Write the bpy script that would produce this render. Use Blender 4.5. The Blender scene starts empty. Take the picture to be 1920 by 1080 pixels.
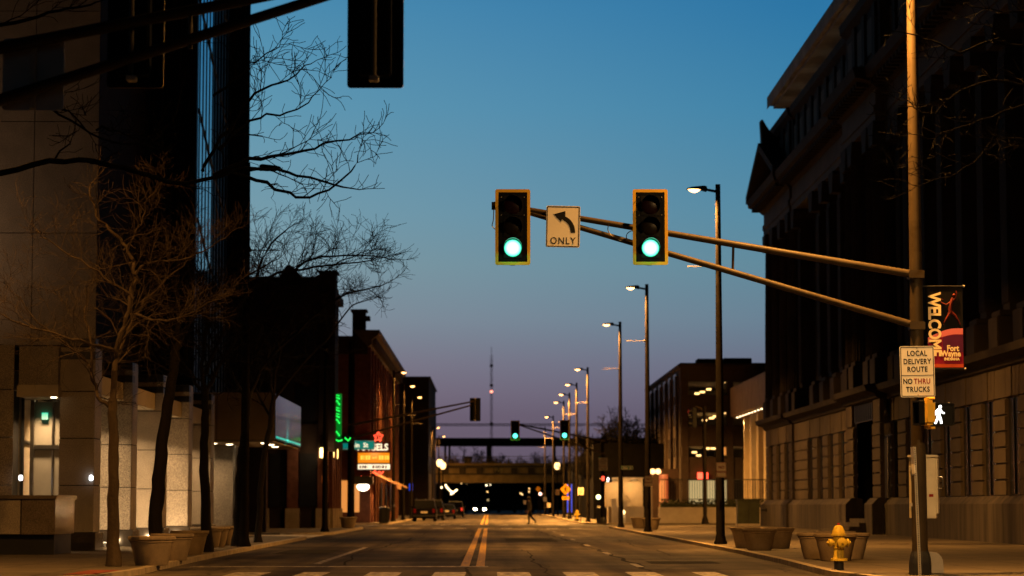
import bpy, bmesh, math, random
from mathutils import Vector, Matrix, Euler
S = bpy.context.scene
C = S.collection
R = math.radians
PI = math.pi

# ------------------------------------------------------------------ camera
CAM = Vector((0, 0, 1.25))
PITCH, YAW, FPX = R(5.14), R(0.54), 4533.0
cd = bpy.data.cameras.new('camera')
cam = bpy.data.objects.new('camera', cd); C.objects.link(cam)
cam.location = CAM
cam.rotation_euler = (PI/2 + PITCH, 0, -YAW)
cd.sensor_width = 36.0; cd.lens = FPX/1920*36.0
cd.clip_end = 6000; cd.clip_start = 0.5
cd.dof.use_dof = True; cd.dof.focus_distance = 43.0; cd.dof.aperture_fstop = 1.9
S.camera = cam
S.view_settings.view_transform = 'Standard'; S.view_settings.look = 'None'
S.view_settings.exposure = 0.0; S.view_settings.gamma = 1.0
S.cycles.use_denoising = True
S.cycles.max_bounces = 6; S.cycles.diffuse_bounces = 3; S.cycles.glossy_bounces = 3
S.cycles.caustics_reflective = False; S.cycles.caustics_refractive = False
S.cycles.sample_clamp_indirect = 4.0

# ------------------------------------------------------------------ dusk sky
W = bpy.data.worlds.new('World'); S.world = W; W.use_nodes = True
nt = W.node_tree; nt.nodes.clear()
def wn(t, **k):
    n = nt.nodes.new(t)
    for a, b in k.items(): setattr(n, a, b)
    return n
SUN_EL, SUN_ROT = R(-3.5), R(0)
out = wn('ShaderNodeOutputWorld'); bg = wn('ShaderNodeBackground')
sky = wn('ShaderNodeTexSky', sky_type='NISHITA', sun_disc=False, sun_elevation=SUN_EL, sun_rotation=SUN_ROT)
tc = wn('ShaderNodeTexCoord'); sep = wn('ShaderNodeSeparateXYZ')
ramp = wn('ShaderNodeValToRGB'); mp = wn('ShaderNodeMapRange')
mp.inputs['From Min'].default_value = -0.02; mp.inputs['From Max'].default_value = 0.48
def lin(c):
    return tuple(((x/255)/12.92 if x/255 <= 0.04045 else ((x/255+0.055)/1.055)**2.4) for x in c)
stops = [(-0.02, (30, 25, 30)), (0.012, (96, 84, 102)), (0.037, (103, 93, 113)), (0.046, (110, 103, 123)), (0.059, (115, 116, 135)), (0.077, (117, 134, 150)),
         (0.099, (112, 144, 159)), (0.12, (103, 146, 167)), (0.163, (82, 141, 173)), (0.205, (62, 129, 171)), (0.27, (14, 56, 92)), (0.36, (5, 14, 26)), (0.48, (2, 5, 9))]
e = ramp.color_ramp.elements
while len(e) < len(stops): e.new(0.5)
for k, (z, c) in enumerate(stops):
    e[k].position = (z+0.02)/0.5; e[k].color = (*lin(c), 1)
L = nt.links.new
L(tc.outputs['Generated'], sep.inputs[0]); L(sep.outputs['Z'], mp.inputs['Value']); L(mp.outputs[0], ramp.inputs[0])
# the afterglow lies in the direction of +Y; the other side of the sky is already night
az = wn('ShaderNodeMapRange'); az.inputs['From Min'].default_value = -0.2; az.inputs['From Max'].default_value = 0.85
az.inputs['To Min'].default_value = 0.05; az.inputs['To Max'].default_value = 1.0
L(sep.outputs['Y'], az.inputs['Value'])
mul = wn('ShaderNodeMix', data_type='RGBA', blend_type='MULTIPLY'); mul.inputs['Factor'].default_value = 1
# the afterglow is warmer to the left (-X) and deeper blue to the right; less so close to the horizon
ax = wn('ShaderNodeMapRange'); ax.inputs['From Min'].default_value = -0.11; ax.inputs['From Max'].default_value = 0.13
L(sep.outputs['X'], ax.inputs['Value'])
tint = wn('ShaderNodeValToRGB'); te = tint.color_ramp.elements; te.new(0.5)
for k, (p_, c_) in enumerate(((0, (1.45, 1.20, 1.05)), (.46, (1, 1, 1)), (1, (.42, .78, .90)))): te[k].position = p_; te[k].color = (*c_, 1)
L(ax.outputs[0], tint.inputs[0])
ez = wn('ShaderNodeMapRange'); ez.inputs['From Min'].default_value = 0.03; ez.inputs['From Max'].default_value = 0.20; ez.inputs['To Min'].default_value = .30
L(sep.outputs['Z'], ez.inputs['Value'])
mt = wn('ShaderNodeMix', data_type='RGBA', blend_type='MULTIPLY'); L(ez.outputs[0], mt.inputs['Factor']); L(ramp.outputs[0], mt.inputs['A']); L(tint.outputs[0], mt.inputs['B'])
L(mt.outputs['Result'], mul.inputs['A']); L(az.outputs[0], mul.inputs['B'])
skm = wn('ShaderNodeMix', data_type='RGBA', blend_type='MULTIPLY'); skm.inputs['Factor'].default_value = 1
skm.inputs['B'].default_value = (0.03, 0.03, 0.03, 1)
L(sky.outputs[0], skm.inputs['A'])
add = wn('ShaderNodeMix', data_type='RGBA', blend_type='ADD'); add.inputs['Factor'].default_value = 1
L(mul.outputs['Result'], add.inputs['A']); L(skm.outputs['Result'], add.inputs['B'])
L(add.outputs['Result'], bg.inputs[0]); bg.inputs[1].default_value = 1.0
L(bg.outputs[0], out.inputs[0])
sd = bpy.data.lights.new('sun', 'SUN'); so = bpy.data.objects.new('sun', sd); C.objects.link(so)
sd.energy = 0.01; sd.angle = R(12); sd.color = (1, .8, .65)
so.rotation_euler = (PI/2 - SUN_EL, 0, PI)        # just below the horizon, up the street
so.location = (0, 50, 60)

# ------------------------------------------------------------------ helpers
def P(u, v, Y):
    """pixel of the 1920x1080 photograph -> world point at depth Y"""
    f = Vector((math.sin(YAW)*math.cos(PITCH), math.cos(YAW)*math.cos(PITCH), math.sin(PITCH)))
    r = Vector((math.cos(YAW), -math.sin(YAW), 0)); up = r.cross(f)
    d = f*FPX + r*(u-960) + up*(540-v)
    return CAM + d*(Y/d.y)
def X(u, Y): return P(u, 700, Y).x
def Z(v, Y): return P(960, v, Y).z

def tag(o, label=None, cat=None, group=None, kind=None):
    if label: o['label'] = label
    if cat: o['category'] = cat
    if group: o['group'] = group
    if kind: o['kind'] = kind
    return o
def thing(name, label, cat, loc=(0, 0, 0), rz=0, group=None):
    o = bpy.data.objects.new(name, None); C.objects.link(o)
    o.location = loc; o.rotation_euler = (0, 0, rz); o.empty_display_size = .2
    return tag(o, label, cat, group)
def root_loc(o):
    while o.parent is not None: o = o.parent
    return Vector(o.location)
def copy_tree(o, parent=None):
    c = o.copy(); C.objects.link(c); c.parent = parent
    for ch in o.children: copy_tree(ch, c)
    return c

class MB:
    """collects shapes; build() links them as ONE mesh object"""
    def __init__(s): s.v = []; s.f = []; s.m = []
    def add(s, vs, fs, mi=0):
        n = len(s.v); s.v += [tuple(p) for p in vs]
        s.f += [tuple(i+n for i in f) for f in fs]; s.m += [mi]*len(fs)
        return s
    def box(s, x0, x1, y0, y1, z0, z1, mi=0, M=None):
        vs = [Vector((x, y, z)) for z in (z0, z1) for y in (y0, y1) for x in (x0, x1)]
        if M: vs = [M @ p for p in vs]
        return s.add(vs, [(0, 2, 3, 1), (4, 5, 7, 6), (0, 1, 5, 4), (2, 6, 7, 3), (0, 4, 6, 2), (1, 3, 7, 5)], mi)
    def prism(s, poly, a, b, axis='y', mi=0):
        """poly: list of (p,q); axis y: (x,z) extruded along y; z: (x,y) along z; x: (y,z) along x"""
        f = {'y': lambda p, q, t: (p, t, q), 'z': lambda p, q, t: (p, q, t), 'x': lambda p, q, t: (t, p, q)}[axis]
        n = len(poly); vs = [f(p, q, a) for p, q in poly] + [f(p, q, b) for p, q in poly]
        fs = [tuple(range(n))[::-1], tuple(range(n, 2*n))] + [(i, (i+1) % n, n+(i+1) % n, n+i) for i in range(n)]
        return s.add(vs, fs, mi)
    def ring(s, c, d, r, n, ph=0):
        d = Vector(d).normalized(); a = Vector((0, 0, 1)) if abs(d.z) < .9 else Vector((1, 0, 0))
        x = d.cross(a).normalized(); y = d.cross(x)
        return [Vector(c) + x*(r*math.cos(2*PI*i/n+ph)) + y*(r*math.sin(2*PI*i/n+ph)) for i in range(n)]
    def tube(s, pts, rad, n=8, mi=0, cap=True, ph=0):
        pts = [Vector(p) for p in pts]
        if not hasattr(rad, '__len__'): rad = [rad]*len(pts)
        k = len(s.v); m = len(pts); vs = []
        for i, p in enumerate(pts):
            d = pts[min(i+1, m-1)] - pts[max(i-1, 0)]
            vs += s.ring(p, d, rad[i], n, ph)
        fs = [(i*n+j, i*n+(j+1) % n, (i+1)*n+(j+1) % n, (i+1)*n+j) for i in range(m-1) for j in range(n)]
        if cap: fs += [tuple(range(n))[::-1], tuple(range((m-1)*n, m*n))]
        return s.add(vs, fs, mi)
    def lathe(s, prof, n=24, c=(0, 0, 0), mi=0, axis='z', cap=True):
        """prof: list of (r, h) along the axis"""
        c = Vector(c); vs = []
        for r, h in prof:
            for j in range(n):
                a = 2*PI*j/n; p = (r*math.cos(a), r*math.sin(a), h)
                if axis == 'y': p = (p[0], -p[2], p[1])      # faces -y
                if axis == 'x': p = (p[2], p[0], p[1])
                vs.append(c+Vector(p))
        m = len(prof)
        fs = [(i*n+j, i*n+(j+1) % n, (i+1)*n+(j+1) % n, (i+1)*n+j) for i in range(m-1) for j in range(n)]
        if cap: fs += [tuple(range(n))[::-1], tuple(range((m-1)*n, m*n))]
        return s.add(vs, fs, mi)
    def build(s, name, mat, parent=None, world=False, smooth=False, bevel=0, hide=False):
        me = bpy.data.meshes.new(name)
        off = root_loc(parent) if (world and parent is not None) else Vector((0, 0, 0))
        me.from_pydata([tuple(Vector(p)-off) for p in s.v], [], s.f)
        mats = mat if isinstance(mat, (list, tuple)) else [mat]
        for m in mats: me.materials.append(m)
        if len(mats) > 1: me.polygons.foreach_set('material_index', s.m)
        bm = bmesh.new(); bm.from_mesh(me); bmesh.ops.recalc_face_normals(bm, faces=bm.faces)
        if bevel: bmesh.ops.bevel(bm, geom=list(bm.edges), offset=bevel, segments=2, affect='EDGES', clamp_overlap=True)
        bm.to_mesh(me); bm.free()
        if smooth:
            me.polygons.foreach_set('use_smooth', [True]*len(me.polygons))
            me.set_sharp_from_angle(angle=R(38))
        o = bpy.data.objects.new(name, me); C.objects.link(o)
        if parent is not None: o.parent = parent
        return o
def wall_panels(mb, x0, x1, z0, z1, y, dx, dz, g=.012, t=.03, zoff=0.0, mi=0):
    """stone slabs with open joints on a wall that faces -Y; the backing stands behind"""
    nx = max(1, round((x1-x0)/dx)); w = (x1-x0)/nx
    zs = [z0]; k = math.floor((z0-zoff)/dz)+1
    while zoff+k*dz < z1-.05: zs.append(zoff+k*dz); k += 1
    zs.append(z1)
    for i in range(nx):
        for a, b in zip(zs, zs[1:]):
            mb.box(x0+i*w+g, x0+(i+1)*w-g, y-t, y, a+g, b-g, mi)

# ------------------------------------------------------------------ materials
def mat(name, col, rough=.7, metal=0, var=.25, scale=2.0, bump=0, bscale=40, spec=.12, speck=0, sscale=90, streak=0, coat=0):
    m = bpy.data.materials.new(name); m.use_nodes = True
    n = m.node_tree.nodes; l = m.node_tree.links; b = n['Principled BSDF']
    b.inputs['Roughness'].default_value = rough; b.inputs['Metallic'].default_value = metal
    b.inputs['Specular IOR Level'].default_value = spec
    if coat: b.inputs['Coat Weight'].default_value = coat
    t = n.new('ShaderNodeTexCoord'); no = n.new('ShaderNodeTexNoise')
    no.inputs['Scale'].default_value = scale; no.inputs['Detail'].default_value = 6; no.inputs['Roughness'].default_value = .6
    vec = t.outputs['Object']
    if streak:
        mpn = n.new('ShaderNodeMapping'); mpn.inputs['Scale'].default_value = (1, 1, streak); l.new(vec, mpn.inputs[0]); l.new(mpn.outputs[0], no.inputs['Vector'])
    else: l.new(vec, no.inputs['Vector'])
    cr = n.new('ShaderNodeValToRGB'); cr.color_ramp.elements[0].position = .3; cr.color_ramp.elements[1].position = .72
    cr.color_ramp.elements[0].color = (*[c*(1-var) for c in col], 1); cr.color_ramp.elements[1].color = (*[min(1, c*(1+var)) for c in col], 1)
    l.new(no.outputs['Fac'], cr.inputs[0]); o = cr.outputs[0]
    if speck:
        n2 = n.new('ShaderNodeTexNoise'); n2.inputs['Scale'].default_value = sscale; n2.inputs['Detail'].default_value = 2
        l.new(vec, n2.inputs['Vector'])
        c2 = n.new('ShaderNodeValToRGB'); c2.color_ramp.elements[0].position = .35; c2.color_ramp.elements[1].position = .65
        c2.color_ramp.elements[0].color = (1-speck,)*3+(1,); c2.color_ramp.elements[1].color = (1+speck,)*3+(1,)
        l.new(n2.outputs['Fac'], c2.inputs[0])
        mx = n.new('ShaderNodeMix'); mx.data_type = 'RGBA'; mx.blend_type = 'MULTIPLY'; mx.inputs['Factor'].default_value = 1
        l.new(o, mx.inputs['A']); l.new(c2.outputs[0], mx.inputs['B']); o = mx.outputs['Result']
    l.new(o, b.inputs['Base Color'])
    if bump:
        n3 = n.new('ShaderNodeTexNoise'); n3.inputs['Scale'].default_value = bscale; n3.inputs['Detail'].default_value = 5
        l.new(vec, n3.inputs['Vector'])
        bp = n.new('ShaderNodeBump'); bp.inputs['Strength'].default_value = bump; bp.inputs['Distance'].default_value = .02
        l.new(n3.outputs['Fac'], bp.inputs['Height']); l.new(bp.outputs[0], b.inputs['Normal'])
    return m
def glow(name, col, strength, base=(.12, .12, .12)):
    m = bpy.data.materials.new(name); m.use_nodes = True
    b = m.node_tree.nodes['Principled BSDF']; b.inputs['Base Color'].default_value = (*base, 1); b.inputs['Roughness'].default_value = .4
    b.inputs['Emission Color'].default_value = (*col, 1); b.inputs['Emission Strength'].default_value = strength
    return m
def lens_glow(name, core, rim, s_core, s_rim, r):
    """an LED lens: hottest in the middle (object x/z about the lens centre)"""
    m = bpy.data.materials.new(name); m.use_nodes = True
    n = m.node_tree.nodes; l = m.node_tree.links; b = n['Principled BSDF']; b.inputs['Base Color'].default_value = (*rim, 1)
    t = n.new('ShaderNodeTexCoord'); ln = n.new('ShaderNodeVectorMath'); ln.operation = 'LENGTH'; l.new(t.outputs['Object'], ln.inputs[0])
    mr = n.new('ShaderNodeMapRange'); mr.inputs['From Min'].default_value = r*.55; mr.inputs['From Max'].default_value = r*.97
    l.new(ln.outputs['Value'], mr.inputs['Value'])
    mx = n.new('ShaderNodeMix'); mx.data_type = 'RGBA'; l.new(mr.outputs[0], mx.inputs['Factor'])
    mx.inputs['A'].default_value = (*[c*s_core for c in core], 1); mx.inputs['B'].default_value = (*[c*s_rim for c in rim], 1)
    l.new(mx.outputs['Result'], b.inputs['Emission Color']); b.inputs['Emission Strength'].default_value = 1
    return m

M = {}
M['granite'] = mat('granite', (.24, .205, .165), .45, var=.18, scale=1.2, speck=.45, sscale=55, bump=.05)
M['granite_dark'] = mat('polished_dark_granite', (.035, .028, .022), .12, var=.25, speck=.4, sscale=60, spec=.5)
M['backing'] = mat('dark_joint_mortar', (.03, .026, .022), .9)  # dark backing tone behind the open stone joints
M['granite_polished'] = mat('polished_granite', (.12, .095, .07), .12, var=.2, speck=.35, sscale=60, spec=.5)
M['black_metal'] = mat('black_painted_metal', (.012, .012, .012), .45, var=.3, spec=.4)
M['pole_dark'] = mat('dark_bronze_pole_paint', (.0095, .008, .0065), .9, var=.3, scale=4, spec=.0)
M['galv'] = mat('weathered_galvanised_steel', (.40, .37, .31), .42, metal=.35, var=.22, scale=5, bump=.05)
M['steel'] = mat('brushed_cabinet_steel', (.60, .54, .42), .45, metal=.0, var=.16, scale=3, bump=.06, bscale=14)
M['yellow'] = mat('signal_yellow_paint', (.74, .45, .05), .45, var=.12)
M['hydrant'] = mat('worn_yellow_hydrant_paint', (.40, .28, .03), .5, var=.25, scale=9, bump=.18, bscale=18)
M['sign_white'] = mat('white_sign_sheeting', (.78, .74, .66), .45, var=.05)
M['sign_black'] = mat('black_sign_ink', (.01, .01, .01), .5, var=0)
M['sign_red'] = mat('red_sign_ink', (.24, .02, .012), .5, var=0)
M['sign_back'] = mat('aluminium_sign_back', (.45, .42, .37), .4, metal=.6, var=.15)
M['sign_green'] = mat('green_street_sign_sheeting', (.02, .22, .16), .4, var=.1)
M['sign_diamond'] = mat('yellow_warning_sheeting', (.80, .42, .02), .45, var=.06)
M['signal_black'] = mat('signal_black_housing', (.0035, .0035, .0035), .5, var=.2, spec=.12)
M['lens_off_red'] = mat('unlit_red_lens', (.012, .001, .001), .3, var=0, spec=.2)
M['lens_off_amber'] = mat('unlit_amber_lens', (.010, .006, .001), .3, var=0, spec=.2)
M['lens_off_green'] = mat('unlit_green_lens', (.004, .05, .03), .15, var=0)
M['concrete'] = mat('sidewalk_concrete', (.30, .265, .22), .8, var=.22, scale=.7, bump=.12, bscale=30, speck=.15, sscale=25)
M['concrete_plain'] = mat('cast_concrete', (.36, .32, .27), .8, var=.18, scale=1.2, bump=.1)
M['planter'] = mat('tan_cast_concrete_planter', (.25, .195, .135), .8, var=.2, scale=4, bump=.18, bscale=45, speck=.12)
M['soil'] = mat('planter_soil', (.05, .04, .03), .95, bump=.6, bscale=20)
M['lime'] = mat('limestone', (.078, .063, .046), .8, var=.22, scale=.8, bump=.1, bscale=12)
M['lime_dark'] = mat('shade_darkened_limestone', (.026, .021, .017), .85, var=.3, scale=.9, bump=.1)  # darker copy of the limestone; the facade's shade is in its colour
M['plinth'] = mat('streaked_plinth_granite', (.062, .053, .045), .8, var=.55, scale=2.2, streak=.12, bump=.1)
M['glass'] = mat('dark_window_glass', (.012, .012, .014), .25, var=.2, spec=.25)
M['glass_mirror'] = mat('mirror_tower_glass', (.40, .50, .60), .04, metal=1.0, var=.1)
M['bronze'] = mat('dark_bronze_fin', (.010, .009, .009), .5, spec=.3, var=.2)
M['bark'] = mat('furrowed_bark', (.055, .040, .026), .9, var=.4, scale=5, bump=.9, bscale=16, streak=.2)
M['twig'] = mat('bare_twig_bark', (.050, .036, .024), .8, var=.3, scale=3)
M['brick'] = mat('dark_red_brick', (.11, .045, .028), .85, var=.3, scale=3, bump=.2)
M['brick_dark'] = mat('very_dark_brick', (.022, .014, .011), .9, var=.3, scale=1.5)  # much darker tone than the plain red brick
M['black_wall'] = mat('unlit_black_wall', (.0022, .002, .0018), .95, spec=.02)  # near-black colour stands in for shade where lamps would brighten the surface
M['tan_stone'] = mat('tan_stone_base', (.28, .22, .15), .8, var=.2)
M['roof'] = mat('dark_roofing', (.02, .02, .022), .8)
M['garage'] = mat('brown_precast_concrete', (.042, .031, .026), .85, var=.2)
M['garage_in'] = mat('garage_ceiling_concrete', (.30, .26, .20), .9, var=.15)
M['cream'] = mat('cream_panel', (.42, .36, .27), .7, var=.1)
M['tyre'] = mat('tyre_rubber', (.012, .012, .012), .8)
M['car_black'] = mat('black_car_paint', (.006, .006, .008), .7, var=.1, spec=.03)
M['car_grey'] = mat('grey_car_paint', (.03, .033, .036), .7, var=.05, spec=.04)
M['car_blue'] = mat('dark_blue_car_paint', (.006, .008, .02), .7, var=.05, spec=.04)
M['car_glass'] = mat('car_glass', (.004, .005, .006), .3, spec=.03)
M['chrome'] = mat('chrome', (.35, .33, .3), .3, metal=1)
M['skin'] = mat('skin', (.35, .2, .14), .6); M['hair'] = mat('dark_hair', (.02, .015, .012), .8)
M['jacket'] = mat('grey_brown_jacket_cloth', (.075, .062, .05), .9, bump=.3); M['trousers'] = mat('dark_trouser_cloth', (.012, .012, .016), .9)
M['hedge'] = mat('dark_hedge_leaves', (.03, .035, .015), .8, var=.5, scale=6)
M['awning_cloth'] = mat('striped_awning_cloth', (.42, .26, .16), .9, var=.1)
M['rust'] = mat('rusty_girder_paint', (.16, .12, .06), .7, var=.4, scale=1.5, bump=.2, bscale=8)
M['bridge_concrete'] = mat('stained_bridge_concrete', (.22, .16, .075), .85, var=.35, scale=.8)
M['paver'] = mat('red_tactile_paving', (.22, .06, .035), .8, bump=.2)

# emitting things
M['lamp_glow'] = glow('warm_led_lens', (1, .48, .14), 9)
M['lamp_glow_soft'] = glow('sodium_lens', (1, .56, .18), 3.5)
M['globe_glow'] = glow('globe_lamp_glass', (1, .60, .22), 4)
M['down_glow'] = glow('downlight_lens', (1, .78, .45), 9)
M['green_glow'] = lens_glow('lit_green_lens', (.55, 1, .85), (.0, .80, .48), 2.2, .85, .146)
M['green_far'] = glow('lit_green_signal_lens', (.10, 1, .66), 3.2)
M['walk_glow'] = glow('white_walk_figure', (1, 1, .95), 4.5)
M['red_glow'] = glow('red_lit_lens', (1, .06, .03), 4)
M['neon_green'] = glow('green_neon', (.02, 1, .10), 1.6, (.02, .1, .03))
M['neon_green_back'] = glow('green_neon_backing', (.0, .55, .04), .28, (.01, .05, .01))
M['neon_red'] = glow('red_neon', (1, .07, .03), 3.0, (.1, .01, .01))
M['neon_white'] = glow('lit_white_letter', (1, .84, .55), 1.3, (.05, .05, .05))
M['neon_yellow'] = glow('lit_yellow_letter', (1, .66, .06), 1.1, (.05, .05, .05))
M['neon_orange'] = glow('lit_orange_band', (1, .27, .005), .95, (.02, .01, .01))
M['blue_glow'] = glow('blue_lit_panel', (.003, .08, 1), .95, (.01, .02, .1))
M['headlight'] = glow('car_headlight', (1, .78, .44), 70)
M['tail_glow'] = glow('tail_lamp', (1, .04, .02), 1.0)
M['tail_off'] = mat('unlit_tail_lamp', (.15, .008, .006), .2, var=0)
M['exit_glow'] = glow('green_exit_sign', (.02, .72, .42), 1.0)
M['win_warm'] = glow('lit_interior', (1, .64, .32), .9)
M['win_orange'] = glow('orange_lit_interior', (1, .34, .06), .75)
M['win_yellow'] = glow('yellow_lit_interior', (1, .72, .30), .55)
M['small_white'] = glow('small_white_lamp', (.92, .95, 1), 5)

SODIUM = (1.0, .43, .085)
WARM = (1.0, .64, .31)
def lamp_light(name, parent, loc, power, col=SODIUM, size=.3, rot=(0, 0, 0), spread=160, kind='AREA', blend=.6):
    d = bpy.data.lights.new(name, kind); d.energy = power; d.color = col
    if kind == 'AREA': d.shape = 'DISK'; d.size = size; d.spread = R(spread)
    elif kind == 'SPOT': d.spot_size = R(spread); d.spot_blend = blend; d.shadow_soft_size = size
    else: d.shadow_soft_size = size
    o = bpy.data.objects.new(name, d); C.objects.link(o); o.parent = parent; o.location = loc; o.rotation_euler = rot
    return o

def text(name, s, size, m, parent, loc, rot=(PI/2, 0, 0), align='CENTER', bold=0.0, sx=1.0, depth=.002, spacing=1.0):
    cu = bpy.data.curves.new(name, 'FONT'); cu.body = s; cu.size = size; cu.align_x = align; cu.align_y = 'CENTER'
    cu.offset = bold; cu.extrude = depth; cu.space_character = spacing; cu.resolution_u = 3
    o = bpy.data.objects.new(name, cu)
    me = bpy.data.meshes.new_from_object(o)
    bpy.data.objects.remove(o); bpy.data.curves.remove(cu)
    me.transform(Matrix.Diagonal((sx, 1, 1, 1)))
    me.materials.clear(); me.materials.append(m)
    o = bpy.data.objects.new(name, me); C.objects.link(o); o.parent = parent; o.location = loc; o.rotation_euler = rot
    return o
def rrect(w, h, r, n=5):
    pts = []
    for cx, cy, a0 in ((w/2-r, h/2-r, 0), (-w/2+r, h/2-r, 90), (-w/2+r, -h/2+r, 180), (w/2-r, -h/2+r, 270)):
        for k in range(n+1):
            a = R(a0+90*k/n); pts.append((cx+r*math.cos(a), cy+r*math.sin(a)))
    return pts
def frame_mb(mb, w, h, r, t, y0, y1, mi=0):
    """a flat rounded border of width t in the x/z plane"""
    o = rrect(w, h, r); i = rrect(w-2*t, h-2*t, max(.005, r-t)); n = len(o)
    vs = [(p[0], y, p[1]) for y in (y0, y1) for p in o] + [(p[0], y, p[1]) for y in (y0, y1) for p in i]
    fs = []
    for k in range(n):
        j = (k+1) % n
        fs += [(k, j, 2*n+j, 2*n+k), (n+k, n+j, 3*n+j, 3*n+k), (k, j, n+j, n+k), (2*n+k, 2*n+j, 3*n+j, 3*n+k)]
    return mb.add(vs, fs, mi)

# ------------------------------------------------------------------ road, pavements
SW = .10                                    # pavement height above the road
def asphalt():
    m = bpy.data.materials.new('worn_asphalt'); m.use_nodes = True
    n = m.node_tree.nodes; l = m.node_tree.links; b = n['Principled BSDF']
    t = n.new('ShaderNodeTexCoord'); vec = t.outputs['Object']
    def noise(sc, det, v=vec):
        k = n.new('ShaderNodeTexNoise'); k.inputs['Scale'].default_value = sc; k.inputs['Detail'].default_value = det; l.new(v, k.inputs['Vector']); return k.outputs['Fac']
    def rmp(f, p0, c0, p1, c1):
        k = n.new('ShaderNodeValToRGB'); k.color_ramp.elements[0].position = p0; k.color_ramp.elements[1].position = p1
        k.color_ramp.elements[0].color = (*c0, 1); k.color_ramp.elements[1].color = (*c1, 1); l.new(f, k.inputs[0]); return k.outputs[0]
    def mulc(a, c):
        k = n.new('ShaderNodeMix'); k.data_type = 'RGBA'; k.blend_type = 'MULTIPLY'; k.inputs['Factor'].default_value = 1; l.new(a, k.inputs['A']); l.new(c, k.inputs['B']); return k.outputs['Result']
    base = rmp(noise(.35, 6), .3, (.038, .034, .028), .7, (.105, .092, .074))
    # traffic-worn streaks along the street
    mp_ = n.new('ShaderNodeMapping'); mp_.inputs['Scale'].default_value = (1.1, .035, 1); l.new(vec, mp_.inputs[0])
    st = rmp(noise(1.0, 4, mp_.outputs[0]), .38, (.48, .46, .44), .62, (1.30, 1.26, 1.2))
    col = mulc(base, st)
    mp3 = n.new('ShaderNodeMapping'); mp3.inputs['Scale'].default_value = (.16, .05, 1); l.new(vec, mp3.inputs[0])
    pt = rmp(noise(1.0, 2, mp3.outputs[0]), .42, (.55, .53, .52), .5, (1.06, 1.05, 1.04))
    col = mulc(col, pt)
    gr = rmp(noise(60, 2), .3, (.7, .7, .7), .7, (1.25, 1.25, 1.25)); col = mulc(col, gr)
    # cracks
    wv = n.new('ShaderNodeTexNoise'); wv.inputs['Scale'].default_value = .8; l.new(vec, wv.inputs['Vector'])
    ad = n.new('ShaderNodeMix'); ad.data_type = 'RGBA'; ad.blend_type = 'ADD'; ad.inputs['Factor'].default_value = 1.2; l.new(vec, ad.inputs['A']); l.new(wv.outputs['Color'], ad.inputs['B'])
    vo = n.new('ShaderNodeTexVoronoi'); vo.feature = 'DISTANCE_TO_EDGE'; vo.inputs['Scale'].default_value = .28; l.new(ad.outputs['Result'], vo.inputs['Vector'])
    cr = rmp(vo.outputs['Distance'], .002, (.25, .25, .25), .012, (1, 1, 1)); col = mulc(col, cr)
    l.new(col, b.inputs['Base Color'])
    rr = n.new('ShaderNodeMapRange'); rr.inputs['To Min'].default_value = .62; rr.inputs['To Max'].default_value = .85; l.new(noise(.5, 4), rr.inputs['Value']); l.new(rr.outputs[0], b.inputs['Roughness'])
    bp = n.new('ShaderNodeBump'); bp.inputs['Strength'].default_value = .35; bp.inputs['Distance'].default_value = .015; l.new(noise(45, 3), bp.inputs['Height']); l.new(bp.outputs[0], b.inputs['Normal'])
    b.inputs['Specular IOR Level'].default_value = .05
    return m
def paving(name, col, w, h, joint=.02, var=.2):
    m = mat(name, col, .8, var=var, scale=.8, bump=.12, bscale=30, speck=.2, sscale=25)
    n = m.node_tree.nodes; l = m.node_tree.links; b = n['Principled BSDF']
    t = n.new('ShaderNodeTexCoord'); br = n.new('ShaderNodeTexBrick'); br.offset = 0
    br.inputs['Scale'].default_value = 1; br.inputs['Brick Width'].default_value = w; br.inputs['Row Height'].default_value = h
    br.inputs['Mortar Size'].default_value = joint; br.inputs['Color1'].default_value = (.88, .88, .88, 1); br.inputs['Color2'].default_value = (1.1, 1.1, 1.1, 1); br.inputs['Mortar'].default_value = (.35, .35, .35, 1)
    l.new(t.outputs['Object'], br.inputs['Vector'])
    mx = n.new('ShaderNodeMix'); mx.data_type = 'RGBA'; mx.blend_type = 'MULTIPLY'; mx.inputs['Factor'].default_value = 1
    src = b.inputs['Base Color'].links[0].from_socket
    l.new(src, mx.inputs['A']); l.new(br.outputs['Color'], mx.inputs['B']); l.new(mx.outputs['Result'], b.inputs['Base Color'])
    return m
M['asphalt'] = asphalt()
M['walk'] = paving('concrete_sidewalk_slabs', (.105, .088, .066), 1.5, 1.5)
M['ground'] = mat('dark_earth', (.04, .036, .03), .95, scale=.3)
def worn_paint(name, col, lo=.40, hi=.52, sc=7):
    m = mat(name, col, .6, var=.15, scale=4); n = m.node_tree.nodes; l = m.node_tree.links; b = n['Principled BSDF']
    t = n.new('ShaderNodeTexCoord'); k = n.new('ShaderNodeTexNoise'); k.inputs['Scale'].default_value = sc; k.inputs['Detail'].default_value = 8; k.inputs['Roughness'].default_value = .7
    l.new(t.outputs['Object'], k.inputs['Vector'])
    r = n.new('ShaderNodeValToRGB'); r.color_ramp.elements[0].position = lo; r.color_ramp.elements[1].position = hi
    l.new(k.outputs['Fac'], r.inputs[0])
    mx = n.new('ShaderNodeMix'); mx.data_type = 'RGBA'; src = b.inputs['Base Color'].links[0].from_socket
    l.new(r.outputs[0], mx.inputs['Factor']); mx.inputs['A'].default_value = (.055, .05, .045, 1); l.new(src, mx.inputs['B']); l.new(mx.outputs['Result'], b.inputs['Base Color'])
    return m
M['paint_white'] = worn_paint('worn_white_road_paint', (.44, .40, .34), .44, .62)
M['paint_yellow'] = worn_paint('worn_yellow_road_paint', (.74, .43, .005), .43, .60)
M['kerb'] = mat('worn_kerb_stone', (.30, .25, .18), .8, var=.35, scale=2.5, bump=.2, bscale=15)
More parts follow.
